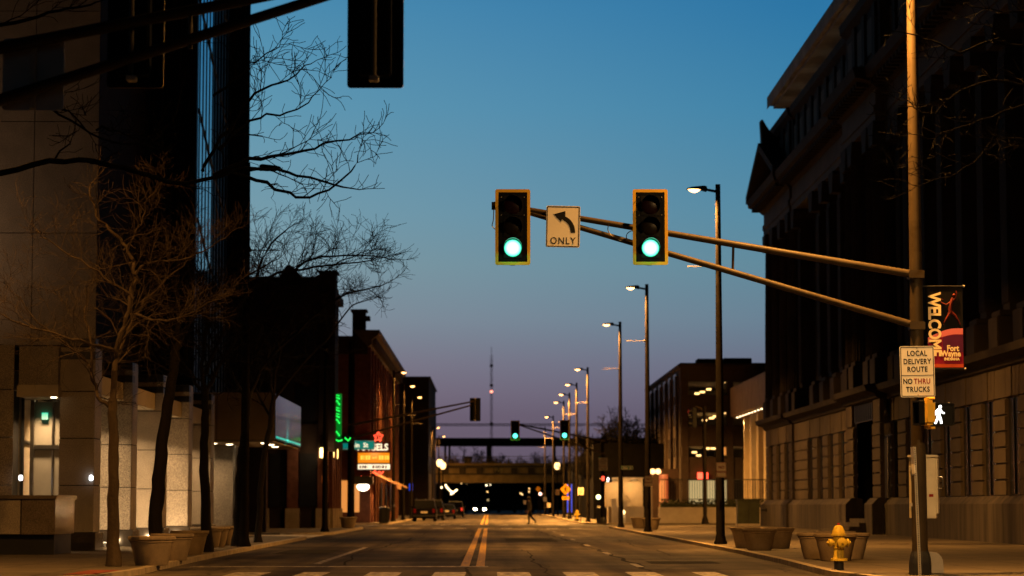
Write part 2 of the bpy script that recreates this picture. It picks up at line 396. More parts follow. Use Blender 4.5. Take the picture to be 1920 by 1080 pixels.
M['patch'] = mat('tar_crack_sealant', (.018, .017, .016), .9, var=.3, spec=.03)

def struct(name, mb, m, **k): return tag(mb.build(name, m, **k), kind='structure')
struct('ground', MB().box(-3000, 3000, -60, 5000, -.9, -.03), M['ground'])
struct('road', MB().box(-90, 90, -40, 720, -.02, 0), M['asphalt'])
def arc(cx, cy, r, a0, a1, n=7): return [(cx+r*math.cos(R(a0+(a1-a0)*k/n)), cy+r*math.sin(R(a0+(a1-a0)*k/n))) for k in range(n+1)]
blocks = [  # outlines in plan
    ([(-90, 37.5)] + [(-9.0, 37.5), (-7.3, 38.6), (-6.5, 40.6), (-6.32, 44), (-6.42, 48), (-6.6, 58), (-6.68, 75), (-6.72, 89)] + arc(-9.7, 89, 3, 0, 80) + [(-90, 92)], 'sidewalk'),
    ([(-90, 102)] + arc(-9.2, 104.5, 2.5, -80, 0) + [(-6.7, 129)] + arc(-10.2, 129.5, 3.5, 0, 85) + [(-90, 133.1)], 'sidewalk'),
    ([(90, 36.5), (9.4, 36.5), (7.3, 37.4), (6.3, 39.5), (6.0, 42.5), (6.08, 46), (6.28, 52), (6.45, 62), (6.5, 75), (6.58, 129)] + arc(11.6, 134.0, 5.0, 175, 88) + [(18, 139.2), (90, 139.2)], 'sidewalk'),
    ([(-90, -40), (-6.6, -40), (-6.6, 23.2)] + arc(-9.4, 23.4, 2.8, 0, 85) + [(-90, 26.2)], 'sidewalk'),
    ([(90, -40), (90, 26.2), (9.4, 26.2)] + arc(9.4, 23.4, 2.8, 95, 180) + [(6.6, -40)], 'sidewalk'),
    ([(-90, 156.5), (-10, 156.5)] + arc(-9.9, 159.8, 3.3, -85, 0) + [(-6.6, 225), (-5.0, 232), (-5.0, 330), (-6.6, 334), (-6.6, 700), (-90, 700)], 'sidewalk'),
    ([(90, 157.5), (90, 700), (6.6, 700), (6.6, 260), (6.3, 200)] + arc(9.7, 161, 3.3, 180, 265), 'sidewalk'),
]
for k, (poly, nm) in enumerate(blocks):
    cx = sum(p[0] for p in poly)/len(poly); cy = sum(p[1] for p in poly)/len(poly)
    struct('sidewalk', MB().prism(poly, -.02, SW, 'z'), M['walk'])
def kerb_strip(pts, w=.17):
    mb = MB(); n = len(pts); L_ = []
    for i, p in enumerate(pts):
        a = Vector(pts[max(i-1, 0)]); b = Vector(pts[min(i+1, n-1)]); d = (b-a).normalized(); nn = Vector((-d.y, d.x))
        L_.append((Vector(p)-nn*.012, Vector(p)+nn*w))
    for (a0, a1), (b0, b1) in zip(L_, L_[1:]):
        vs = [(*a0, -.01), (*a1, -.01), (*b1, -.01), (*b0, -.01), (*a0, SW+.006), (*a1, SW+.006), (*b1, SW+.006), (*b0, SW+.006)]
        mb.add(vs, [(0, 3, 2, 1), (4, 5, 6, 7), (0, 1, 5, 4), (1, 2, 6, 5), (2, 3, 7, 6), (3, 0, 4, 7)])
    return mb
struct('kerb', kerb_strip([(-9.0, 37.5), (-7.3, 38.6), (-6.5, 40.6), (-6.32, 44), (-6.42, 48), (-6.6, 58), (-6.68, 75), (-6.72, 89)] + arc(-9.7, 89, 3, 0, 80)[1:]), M['kerb'])
struct('kerb', kerb_strip(arc(-9.2, 104.5, 2.5, -80, 0) + [(-6.7, 129)] + arc(-10.2, 129.5, 3.5, 0, 85)[1:]), M['kerb'])
struct('kerb', kerb_strip(list(reversed([(9.4, 36.5), (7.3, 37.4), (6.3, 39.5), (6.0, 42.5), (6.08, 46), (6.28, 52), (6.45, 62), (6.5, 75), (6.58, 129)]))), M['kerb'])
struct('kerb', kerb_strip(arc(11.6, 134.0, 5.0, 95, 175)), M['kerb'])
struct('kerb', kerb_strip(arc(-9.9, 159.8, 3.3, -85, 0) + [(-6.6, 225), (-5.0, 232), (-5.0, 330)]), M['kerb'])
struct('kerb', kerb_strip([(6.6, 400), (6.6, 260), (6.3, 200)] + arc(9.7, 161, 3.3, 180, 265)), M['kerb'])
struct('driveway', MB().box(-60, -6.9, 92.2, 101.8, -.01, .03), M['concrete_plain'])
struct('tactile_paving', MB().box(-7.1, -6.55, 40.6, 43.4, SW, SW+.006), M['paver'])

# painted markings, 4 mm above the road
def mark(mb, x0, x1, y0, y1, z=.004): mb.box(x0, x1, y0, y1, z-.003, z)
mb = MB()
for u0, u1 in ((440, 505), (567, 617), (693, 753), (815, 874), (932, 993), (1056, 1115), (1174, 1230), (1300, 1345)):
    mark(mb, X(u0, 45), X(u1, 45), 42.6, 45.75)
struct('crosswalk_marking', mb, M['paint_white'])
mb = MB(); mark(mb, -6.1, -.02, 49.6, 50.25); struct('stop_line_marking', mb, M['paint_white'])
mb = MB()
for xa in (-.50, -.18):
    for y0, y1 in ((50.3, 131), (161, 345)): mark(mb, xa-.09, xa+.09, y0, y1)
struct('centre_line_marking', mb, M['paint_yellow'])
mb = MB(); mark(mb, -3.78, -3.62, 52.2, 73)
for k in range(-1, 30):
    y = 48.5+12.9*k
    if 130 < y+3 and y < 160: continue
    if k >= -1 and y > 44: mark(mb, 3.02, 3.16, y+1, y+3.8)
    if y > 158: mark(mb, -3.62, -3.48, y, y+3)
struct('lane_line_marking', mb, M['paint_white'])
mb = MB()
for k in range(9): mark(mb, -5.6+1.25*k, -5.0+1.25*k, 131.5, 134.3); mark(mb, -5.6+1.25*k, -5.0+1.25*k, 155.5, 158.3)
mark(mb, .2, 6.2, 128.6, 129.2); mark(mb, -6.2, -.3, 160.3, 160.9)
struct('crosswalk_marking', mb, M['paint_white'])
rng = random.Random(5)
mb = MB()
def seam(x, y0, y1, w):
    y = y0; pts = []
    while y < y1: pts.append((x, y)); x += rng.uniform(-.10, .10); y += rng.uniform(.8, 1.6)
    for (xa, ya), (xb, yb) in zip(pts, pts[1:]):
        ww = w*rng.uniform(.6, 1.3)
        mb.add([(xa-ww, ya, .003), (xa+ww, ya, .003), (xb+ww, yb, .003), (xb-ww, yb, .003)], [(0, 1, 2, 3)])
seam(2.98, 42.6, 128, .05); seam(-3.0, 51, 120, .03); seam(-.34, 42.6, 130, .03); seam(4.6, 60, 100, .03); seam(1.2, 43, 70, .02)
def cross(y, x0, x1, w):
    x = x0; pts = []
    while x < x1: pts.append((x, y)); y += rng.uniform(-.12, .12); x += rng.uniform(.4, .8)
    for (xa, ya), (xb, yb) in zip(pts, pts[1:]):
        mb.add([(xa, ya-w, .003), (xb, yb-w, .003), (xb, yb+w, .003), (xa, ya+w, .003)], [(0, 1, 2, 3)])
cross(47.6, .2, 6.0, .05); cross(57, -6.4, 6.3, .08); cross(72, -6.5, 6.4, .1); cross(88, -6.5, 6.4, .12); cross(103, -6.5, 6.4, .2); cross(62, 3.2, 6.4, .08); cross(115, -6.4, 6.4, .25)
struct('road_crack_sealant', mb, M['patch'])
mb = MB(); mb.box(3.5, 5.0, 52.3, 54.6, .0005, .003); mb.box(-5.6, -4.2, 63, 69, .0005, .003); mb.box(.6, 2.4, 84, 93, .0005, .003)
struct('asphalt_patch', mb, mat('newer_asphalt_patch', (.03, .029, .028), .9, var=.2, bump=.3, spec=.03))
M['pole_mid'] = mat('dark_tan_pole_paint', (.034, .024, .012), .5, var=.2, scale=3)
M['pole_brown'] = mat('weathered_tan_pole_paint', (.040, .028, .014), .5, var=.2, scale=3)

# ------------------------------------------------------------------ street lamps
H_LAMP = 10.85
def make_lamp(lit=True, power=1500, soft=False, h=H_LAMP, banner=True):
    """dark tapered pole, short arm towards -X, flat head with a sagging lens"""
    t = thing('street_lamp', None, 'street lamp')
    MB().lathe([(.20, 0), (.20, .06), (.165, .12), (.150, .22), (.135, .24), (.075, h-.05), (.075, h)], 14).build('pole', M['pole_dark'], t, smooth=True)
    MB().tube([(-.03, 0, h-.22), (-.30, 0, h-.17), (-.36, 0, h-.15)], [.045, .04, .04], 8).build('arm', M['pole_dark'], t, smooth=True)
    hd = MB().prism([(-.34, h-.22), (-.34, h-.08), (-.42, h-.05), (-.80, h-.09), (-.95, h-.13), (-.95, h-.15), (-.55, h-.16)], -.16, .16, 'y').build('lamp_head', M['pole_dark'], t, bevel=.012)
    lm = (M['lamp_glow_soft'] if soft else M['lamp_glow']) if lit else M['car_glass']
    vs = [(.135*a, -.10*(1-a*a)) for a in (0.02, .3, .55, .8, 1)]
    g = MB().lathe([(r, z) for r, z in vs], 14)
    g.v = [(p[0]*1.45-.72, p[1], p[2]+h-.155) for p in g.v]
    g.build('lens', lm, hd, smooth=True)
    MB().box(-.03, .03, -.17, -.14, 1.0, 1.3).build('handhole_cover', M['pole_dark'], t)
    if banner:
        for z in (8.35,):
            MB().tube([(0, 0, z), (-.95, 0, z)], .015, 6).tube([(-.08, 0, z), (-.13, 0, z)], .05, 8).build('banner_arm', M['pole_brown'], t)
    if lit: lamp_light('lamp_light', hd, (-.72, 0, h-.36), power, size=.3, spread=156)
    return t
GL = 'tall dark street lamps along the kerbs'
lamp_a = make_lamp(True, 3600)
lamps = [  # x, y, facing, label
    (6.93, 72.7, 0, 'brightest lit street lamp, its pole beside the right planter trio'),
    (6.93, 105.9, 0, 'lit street lamp by the planter pair, smaller no parking sign on its pole'),
    (6.93, 127.7, 0, 'lit street lamp at the near right corner of the far crossing'),
    (6.93, 170, 0, 'lit street lamp just beyond the far crossing beside the blue panel'),
    (6.93, 191.6, 0, 'lit street lamp with bright head, fifth from the near end on the right'),
    (6.93, 208.8, 0, 'lit street lamp sixth from the near end of the right row'),
    (6.93, 224.8, 0, 'lit street lamp seventh from the near end of the right row, before the bridge'),
    (6.93, 262, 0, 'lit street lamp eighth along the right row, small above the far green signal'),
    (6.93, 300, 0, 'farthest lit street lamp of the right row, low in front of the railway bridge'),
    (-6.87, 174, PI, 'lit street lamp in front of the corniced brick building past the far crossing'),
    (-6.87, 194, PI, 'lit street lamp second past the far crossing on the left'),
    (-6.87, 214, PI, 'lit street lamp third past the far crossing on the left'),
    (-7.0, 298, PI, 'lit street lamp beside the black flat roofed block near the bridge'),
    (-7.0, 336, PI, 'farthest lit street lamp on the left, just short of the bridge'),
]
first = True
lamp_b = make_lamp(True, 11500); lamp_c = make_lamp(True, 1300); used_b = used_c = False
for x, y, rz, lab in lamps:
    if x < 0: o = copy_tree(lamp_c) if used_c else lamp_c; used_c = True
    elif y > 150: o = copy_tree(lamp_b) if used_b else lamp_b; used_b = True
    else: o = lamp_a if first else copy_tree(lamp_a)
    first = False
    o.location = (x, y, SW); o.rotation_euler = (0, 0, rz); tag(o, lab, 'street lamp', GL)
un = make_lamp(False)
un.location = (-6.87, 68.2, SW); un.rotation_euler = (0, 0, PI); tag(un, 'unlit street lamp among the bare trees, black against the tower', 'street lamp', GL)
u2 = make_lamp(False, h=8.2, banner=False); u2.location = (X(611, 107), 107, SW); u2.rotation_euler = (0, 0, PI*.5)
tag(u2, 'unlit slim dark lamp pole in front of the dark brick corner building', 'street lamp', GL)
# unlit twin overhead is out of the picture; globe lamps near the bridge
def make_globe():
    t = thing('globe_lamp', None, 'globe lamp')
    MB().lathe([(.17, 0), (.17, .1), (.12, .3), (.12, .7), (.07, .85), (.05, 5.2), (.09, 5.25), (.13, 5.4)], 12).build('pole', M['pole_dark'], t, smooth=True)
    MB().lathe([(.12, 5.40), (.30, 5.55), (.36, 5.8), (.34, 6.0), (.22, 6.2)], 14).build('globe', M['globe_glow'], t, smooth=True)
    MB().lathe([(.24, 6.2), (.16, 6.34), (.03, 6.42), (.02, 6.6)], 12).build('finial', M['pole_dark'], t, smooth=True)
    d = lamp_light('lamp_light', t, (0, 0, 6.9), 260, WARM, .3, kind='POINT')
    return t
gl = make_globe()
for k, (x, y, lab) in enumerate(((-5.45, 285, 'glowing globe lamp on the left kerb, lower and left of its twin'), (-5.45, 268, 'glowing globe lamp on the left kerb, the higher of the two'), (8.1, 288, 'glowing globe lamp on the right pavement above the walking person'))):
    o = gl if k == 0 else copy_tree(gl)
    o.location = (x, y, SW); tag(o, lab, 'globe lamp', 'globe lamps near the railway bridge')

# ------------------------------------------------------------------ traffic signals
def make_signal(cols=(0, 0, 1), far=False, name='traffic_signal'):
    """three-section head with a yellow-bordered backplate; faces -Y; origin at the centre of the backplate"""
    t = thing(name, None, 'traffic signal')
    bp = MB().prism(rrect(.585, 1.27, .035), .02, .032, 'y').build('backplate', M['signal_black'], t)
    f = MB(); frame_mb(f, .585, 1.27, .035, .052, .008, .019); f.build('yellow_border', M['yellow'], bp)
    f = MB(); frame_mb(f, .44, 1.12, .02, .012, .010, .019); f.build('louvre_edge', M['signal_black'], bp)
    MB().box(-.17, .17, .034, .24, -.53, .53).build('housing', M['signal_black'], t, bevel=.02)
    off = (M['lens_off_red'], M['lens_off_amber'], M['lens_off_green'])
    for k in range(3):
        z = .355-.355*k
        on = cols[k]
        # door plate, visor and lens of one section
        d = MB().box(-.165, .165, .0, .018, z-.17, z+.17).build('signal_door', M['signal_black'], t, bevel=.01)
        v = MB(); n = 20; vs = []; fs = []
        for i in range(n+1):
            a = R(-35+250*i/n); c, s_ = math.cos(a), math.sin(a)
            dep = -.04-.20*max(0, (s_+.6)/1.6)
            for r in (.158, .152): vs += [(r*c, .0, z+r*s_), (r*c, dep, z+r*s_)]
        for i in range(n):
            q = 4*i; p = q+4
            fs += [(q, q+1, p+1, p), (q+2, p+2, p+3, q+3), (q+1, q+3, p+3, p+1)]
        v.add(vs, fs); v.build('visor', M['signal_black'], d)
        lens = MB().lathe([(.146, 0), (.135, .012), (.10, .022), (.05, .028), (.005, .03)], 24, axis='y', cap=False).build('lens', (M['green_far'] if far else M['green_glow']) if on else off[k], d, smooth=True)
        lens.location = (0, -.004, z)
        if on: lamp_light('signal_light', d, (0, -.12, z), 4, (.0, 1, .60), .08, kind='POINT')
    for sx in (-1, 1):
        for z in (.2, .5): MB().lathe([(.008, 0), (.008, .012)], 6, (sx*.19, .008, z), axis='y').build('rivet', M['galv'], bp)
    # clamp that carries it: vertical tube with top and bottom brackets
    MB().tube([(0, .33, -.60), (0, .33, .62)], .024, 8).build('mounting_tube', M['pole_mid'], t)
    for z in (.585, -.585): MB().box(-.05, .05, .2, .36, z-.025, z+.025).build('mounting_bracket', M['galv'], t, bevel=.008)
    return t
YP = 40.0
GS = 'traffic signals over the street'
sigA = make_signal()
sigA.location = P(961.5, 425.5, YP); tag(sigA, 'green traffic signal at the free end of the mast arm', 'traffic signal', GS)
sigB = copy_tree(sigA); sigB.location = P(1219.5, 425.5, YP); tag(sigB, 'green traffic signal midway along the near mast arm, by the arrow sign', 'traffic signal', GS)

def clamp(mb, p, r, w=.22): mb.box(p.x-r-.03, p.x+r+.03, p.y-r-.03, p.y+r+.03, p.z-w/2, p.z+w/2)
def mast(label, px_, Y, arms, rbase, rtop, ztop, lum=None, power=900, strut=None, z0=SW, baseplate=True):
    """signal pole with two mast-arm tubes; arms: ((p_pole, p_end, r0, r1), ...) in world space"""
    t = thing('signal_pole', label, 'signal pole', (px_, Y, z0), group='signal poles with mast arms')
    h = ztop-z0
    MB().lathe([(rbase*1.02, .0), (rbase, .05), (rtop, h)], 16).build('pole', M['pole_dark'] if not baseplate else M['pole_mid'], t, smooth=True)
    MB().lathe([(.19, 0), (.19, .20), (.175, .30), (.15, .37), (rbase+.006, .40)], 8).build('base_cover', M['black_metal'], t, bevel=.01)
    for k, (a, b, r0, r1) in enumerate(arms):
        m = MB(); n = 8
        pts = [a.lerp(b, i/n) for i in range(n+1)]
        m.tube(pts, [r0+(r1-r0)*i/n for i in range(n+1)], 10)
        o = m.build('mast_arm', M['pole_brown'], t, world=True, smooth=True)
        c = MB(); clamp(c, Vector((px_, Y, a.z)), rbase*.72, .14); c.build('clamp', M['pole_brown'], o, world=True, bevel=.01)
    if strut:
        MB().tube(strut, .022, 8).build('strut', M['pole_brown'], t, world=True)
    if lum is not None:
        dx, dy, zl = lum
        MB().tube([(0, 0, h-.12), (dx*.6, dy*.6, zl+.05), (dx, dy, zl+.05)], .035, 8).build('luminaire_arm', M['pole_dark'], t, smooth=True)
        n_ = Vector((dx, dy)).normalized()
        ang = math.atan2(n_.y, n_.x); Mt = Matrix.Translation((dx, dy, zl)) @ Matrix.Rotation(ang, 4, 'Z')
        hd = MB().box(-.05, .62, -.17, .17, -.03, .07, M=Mt).build('lamp_head', M['pole_dark'], t, bevel=.02)
        MB().box(.12, .58, -.13, .13, -.05, -.032, M=Mt).build('lens', M['lamp_glow'], hd)
        lamp_light('lamp_light', hd, (dx+n_.x*.35, dy+n_.y*.35, zl-.09), power, size=.35, spread=165)
    return t
pu = P(1722, 511, YP); pl_ = P(1722, 608, YP); eu = P(926, 377, YP); el = P(975, 388, YP)
for p in (pu, pl_, eu, el): p.y = YP+.40
xp = X(1728, YP)
pu.x = pl_.x = xp
main_pole = mast('tall tan signal pole with mast arm of two green signals, lit from above', xp, YP+.40, ((pu, eu, .068, .045), (pl_, el, .062, .045)), .135, .082, 10.9,
                 lum=(-.95, -.6, 10.75), power=2900, strut=[P(1375, 456, YP+.4), P(1374, 506, YP+.4)])
# wires looping out of the arm by the signals
m = MB()
def cable(m, pts, r=.008):
    pts = [Vector(p) for p in pts]; out_ = []
    for i in range(len(pts)-1):
        p0 = pts[max(i-1, 0)]; p1 = pts[i]; p2 = pts[i+1]; p3 = pts[min(i+2, len(pts)-1)]
        for k in range(6):
            t = k/6; out_.append(.5*((2*p1)+(-p0+p2)*t+(2*p0-5*p1+4*p2-p3)*t*t+(-p0+3*p1-3*p2+p3)*t**3))
    out_.append(pts[-1]); m.tube(out_, r, 5)
Yc = YP+.34
cable(m, [P(1142, 418, Yc), P(1140, 432, Yc), P(1150, 445, Yc), P(1165, 452, Yc)])
cable(m, [P(1176, 452, Yc), P(1175, 440, Yc), P(1184, 433, Yc), P(1196, 436, Yc)])
cable(m, [P(926, 388, Yc), P(925, 412, Yc), P(923, 424, Yc), P(932, 432, Yc)])
m.box(*(sorted((P(922, 1, Yc).x, P(929, 1, Yc).x))), Yc-.04, Yc+.04, P(0, 392, Yc).z, P(0, 378, Yc).z)
m.build('signal_cable', M['black_metal'], main_pole, world=True)

# turn sign on the arm
def plate_sign(name, label, cat, p, w, h, m_face, group=None, rz=0, ry=0, border=True, r=.03, th=.006, back=None):
    t = thing(name, label, cat, p, rz, group)
    t.rotation_euler = (0, ry, rz)
    MB().prism(rrect(w, h, r), 0, th, 'y').build('panel', m_face if back is None else m_face, t)
    if border:
        f = MB(); frame_mb(f, w-.022, h-.022, max(.006, r-.011), .013, -.0016, -.0004); f.build('border', M['sign_black'], t)
    return t
p = P(1056.5, 422, YP); p.y = YP+.22
sg = plate_sign('turn_sign', 'white left turn only arrow sign hanging between the two green signals', 'road sign', p, .57, .70, M['sign_white'], ry=R(1.2))
outer = [(.205-.245*(1-math.cos(R(90*k/10))), -.10+.285*math.sin(R(90*k/10))) for k in range(9)]
inner = [(.130-.165*(1-math.cos(R(90*k/10))), -.10+.205*math.sin(R(90*k/10))) for k in range(9)]
poly = outer[:9]+[(.035, .265), (-.165, .205), (-.035, .075), (-.02, .122)]+inner[:9][::-1]
MB().prism(poly, -.0018, -.0004, 'y').build('arrow', M['sign_black'], sg)
text('lettering', 'ONLY', .165, M['sign_black'], sg, (0, -.0012, -.245), bold=.001, sx=.88, spacing=1.16, depth=.0004)
MB().box(-.02, .02, .008, .26, -.02, .02).box(-.02, .02, .008, .02, -.3, .3).build('bracket', M['galv'], sg)

# signs on the pole
p = P(1722.5, 696, YP); p.y = YP+.12
sg = plate_sign('truck_route_sign', 'white local delivery route no trucks sign on the near signal pole', 'road sign', p, .575, .85, M['sign_white'], 'truck route signs', ry=R(-.8))
for s_, z in (('LOCAL', .300), ('DELIVERY', .165), ('ROUTE', .035)):
    text('lettering', s_, .122, M['sign_black'], sg, (0, -.0012, z), bold=.0035, sx=.80, spacing=1.12, depth=.0004)
MB().box(-.275, .275, -.0016, -.0004, -.066, -.056).build('divider', M['sign_black'], sg)
text('lettering', 'NO', .122, M['sign_black'], sg, (-.165, -.0012, -.165), sx=.82, bold=.0035, depth=.0004)
text('lettering', 'THRU', .122, M['sign_red'], sg, (.075, -.0012, -.165), bold=.0035, sx=.80, spacing=1.12, depth=.0004)
text('lettering', 'TRUCKS', .122, M['sign_black'], sg, (0, -.0012, -.30), bold=.0035, sx=.80, spacing=1.12, depth=.0004)
for z in (.39, -.39): MB().lathe([(.011, 0), (.011, .008)], 8, (0, -.001, z), axis='y').build('bolt', M['galv'], sg)
MB().box(-.03, .03, .008, .16, .2, .26).box(-.03, .03, .008, .16, -.26, -.2).build('bracket', M['galv'], sg)
truck_sign = sg

# banner
p = P(1772, 614, YP+.4)
bn = thing('street_banner', 'black and red welcome banner hung from the near signal pole', 'banner', p)
bw, bh = .60, 1.36
n = 14
vs = []; fs = []
for j in range(n+1):
    z = bh/2-bh*j/n
    for i in range(7):
        x = -bw/2+bw*i/6; vs.append((x, .012*math.sin(3.2*x+j*.5)*(j/n), z))
for j in range(n):
    for i in range(6): a = j*7+i; fs.append((a, a+1, a+8, a+7))
m = MB().add(vs, fs); k = len(m.v); m.add([(q[0], q[1]+.004, q[2]) for q in vs], [tuple(reversed(f)) for f in fs])
bm_black = mat('black_banner_vinyl', (.005, .004, .004), .7, var=.2, spec=.1); bm_red = mat('red_banner_print', (.21, .004, .028), .6, var=.1); bm_purple = mat('purple_banner_print', (.075, .008, .045), .6); bm_pink = mat('salmon_banner_print', (.58, .15, .17), .6, var=.05); bm_cream = mat('cream_banner_lettering', (.85, .68, .40), .5, var=.03); bm_orange = mat('orange_banner_print', (.42, .06, .02), .6)
m.build('cloth', bm_black, bn, smooth=True)
def sw(x): return -.275+.16*math.sin(min(1, (x+.3)/.5)*PI/2)
xs = [-.296+.592*k/12 for k in range(13)]
MB().prism([(x, sw(x)+.10) for x in xs]+[(x, sw(x)) for x in xs[::-1]], -.020, -.016, 'y').build('salmon_band', bm_pink, bn)
MB().prism([(x, sw(x)-.003) for x in xs]+[(x, -.655) for x in xs[::-1]], -.020, -.016, 'y').build('red_field', bm_red, bn)
MB().prism([(x, sw(x)-.01) for x in xs[5:]]+[(x, -.42-.12*(x-.29)) for x in xs[5:][::-1]], -.0235, -.0205, 'y').build('purple_field', bm_purple, bn)
MB().box(-.296, .296, -.0235, -.0205, -.672, -.615).build('orange_hem', bm_orange, bn)
text('lettering', 'WELCOME', .285, bm_cream, bn, (-.188, -.0245, .05), rot=(PI/2, PI/2, 0), bold=.010, sx=.80, spacing=.95)
text('lettering', 'Fort', .135, bm_cream, bn, (.12, -.028, -.355), bold=.005, sx=.85)
text('lettering', 'Wayne', .135, bm_cream, bn, (.085, -.028, -.445), bold=.005, sx=.85)
text('lettering', 'INDIANA', .062, bm_cream, bn, (.10, -.028, -.535), bold=.003, sx=1)
# a leaping dancer drawn in red strokes
m = MB()
def strk(pts, r): m.tube([(x, -.018, z) for x, z in pts], r, 6)
strk([(.13, .50), (.10, .40), (.08, .31), (.09, .25)], [.02, .03, .034, .03])
strk([(.09, .27), (.04, .18), (-.01, .10), (-.03, .04)], [.026, .02, .014, .01])
strk([(.10, .27), (.17, .20), (.22, .12), (.25, .05)], [.026, .02, .014, .01])
strk([(.11, .44), (.02, .38), (-.06, .42), (-.08, .50), (-.03, .46)], [.018, .014, .012, .01, .008])
strk([(.13, .45), (.18, .50), (.20, .57), (.19, .62)], [.018, .014, .012, .008])
m.lathe([(.001, -.03), (.022, -.02), (.03, 0), (.022, .02), (.001, .03)], 10, (.155, -.018, .545))
m.build('dancer_print', mat('red_dancer_print', (.10, .014, .009), .6, var=.6, scale=12), bn, smooth=True)
MB().tube([(-.42, .0, bh/2+.015), (.32, 0, bh/2+.015)], .012, 8).build('banner_rod', M['black_metal'], bn)
MB().tube([(-.42, .0, -bh/2-.012), (.32, 0, -bh/2-.012)], .012, 8).build('banner_rod', M['black_metal'], bn)
for zz in (bh/2+.015, -bh/2-.012): MB().lathe([(.02, -.01), (.02, .02)], 8, (.32, 0, zz), axis='x').build('rod_cap', M['galv'], bn)

# pedestrian signals
def make_ped(lit=True):
    t = thing('pedestrian_signal', None, 'pedestrian signal')
    MB().box(-.185, .185, 0, .20, -.185, .185).build('housing', M['signal_black'], t, bevel=.025)
    f = MB(); frame_mb(f, .37, .37, .03, .022, -.03, -.001); f.build('hood', M['signal_black'], t)
    MB().box(-.16, .16, -.004, -.001, -.16, .16).build('face', M['signal_black'], t)
    if lit:
        m = MB()
        def bar(pts, w):
            for (x0, z0), (x1, z1) in zip(pts, pts[1:]):
                d = Vector((x1-x0, z1-z0)).normalized(); nx, nz = -d.y*w/2, d.x*w/2
                m.add([(x0+nx-d.x*.008, -.008, z0+nz-d.y*.008), (x1+nx+d.x*.008, -.008, z1+nz+d.y*.008), (x1-nx+d.x*.008, -.008, z1-nz+d.y*.008), (x0-nx-d.x*.008, -.008, z0-nz-d.y*.008)], [(0, 1, 2, 3)])
        m.lathe([(.028, 0), (.026, .004)], 12, (-.05, -.0045, .125), axis='y')
        bar([(-.065, .085), (-.085, .0)], .062); bar([(-.05, .07), (-.075, .0)], .05)
        bar([(-.085, -.005), (-.10, -.08), (-.135, -.145)], .036); bar([(-.07, -.01), (-.045, -.07), (-.035, -.145)], .034)
        bar([(-.045, .08), (-.015, .03), (.015, .02)], .024); bar([(-.09, .08), (-.13, .04), (-.14, -.01)], .024)
        m.build('walking_figure', M['walk_glow'], t)
    for sx in (-1, 1): MB().lathe([(.018, 0), (.018, .02)], 8, (sx*.12, .1, .187)).build('cap_bolt', M['galv'], t)
    return t
pa = make_ped(True); pa.location = P(1768.5, 777, YP); tag(pa, 'black pedestrian signal showing a white walking figure', 'pedestrian signal', 'pedestrian signals')
pb = thing('pedestrian_signal', 'edge-on yellow pedestrian signal under the truck route sign', 'pedestrian signal', P(1727.5, 774, YP-.05), R(-83), 'pedestrian signals')
MB().box(-.2, .2, 0, .19, -.205, .205).build('housing', M['yellow'], pb, bevel=.045)
f = MB(); frame_mb(f, .40, .41, .03, .03, -.09, -.001); f.build('hood', M['signal_black'], pb)
MB().box(-.17, .17, -.012, -.002, -.17, .17).build('face', M['signal_black'], pb)
MB().tube([(0, .1, .20), (0, .1, .25)], .05, 8).tube([(0, .1, .24), (.05, .22, .24)], .022, 6).build('mounting_bracket', M['yellow'], pb)
MB().tube([(0, .1, -.2), (0, .1, -.26)], .05, 8).tube([(0, .1, -.25), (.05, .22, -.25)], .022, 6).build('mounting_bracket', M['yellow'], pb)

# control cabinet hung on the pole
xc = X(1748, YP)
cb = thing('control_cabinet', 'grey steel control cabinet mounted on the back of the near signal pole', 'control cabinet', (xc, YP+.72, 0), R(-14))
z0, z1 = P(0, 972, YP+.7).z, P(0, 858, YP+.7).z
MB().box(-.27, .17, -.20, .20, z0, z1).build('body', M['steel'], cb, bevel=.01)
MB().box(-.29, .21, -.22, .22, z1+.001, z1+.045).build('lid', M['steel'], cb, bevel=.01)
dr = MB().box(.173, .202, -.19, .19, z0+.08, z1-.01).build('door', M['steel'], cb, bevel=.006)
MB().tube([(.202, -.16, z0+.50), (.27, -.16, z0+.50), (.285, -.16, z0+.53), (.285, -.16, z0+.66), (.27, -.16, z0+.69), (.202, -.16, z0+.69)], .012, 8).build('handle', M['chrome'], dr, smooth=True)
MB().box(.06, .13, -.204, -.2015, z0+.36, z0+.405).build('sticker', M['sign_red'], cb)
MB().tube([(-.03, -.1, z0), (-.03, -.1, 0.12)], .02, 8).build('conduit', M['galv'], cb)
MB().box(-.25, -.15, -.42, -.20, z0+.8, z0+.86).box(-.25, -.15, -.42, -.20, z0+.2, z0+.26).build('strap', M['galv'], cb)
# pull box footing behind the pole
ft = MB().prism([(-.02, 0), (.24, 0), (.22, .26), (.14, .36), (-.02, .38)], -.12, .12, 'y').build('conduit_footing', M['concrete_plain'], None, bevel=.02)
ft.location = (X(1738, YP+.85), YP+.95, SW); tag(ft, 'small grey concrete conduit footing behind the near signal pole', 'footing')

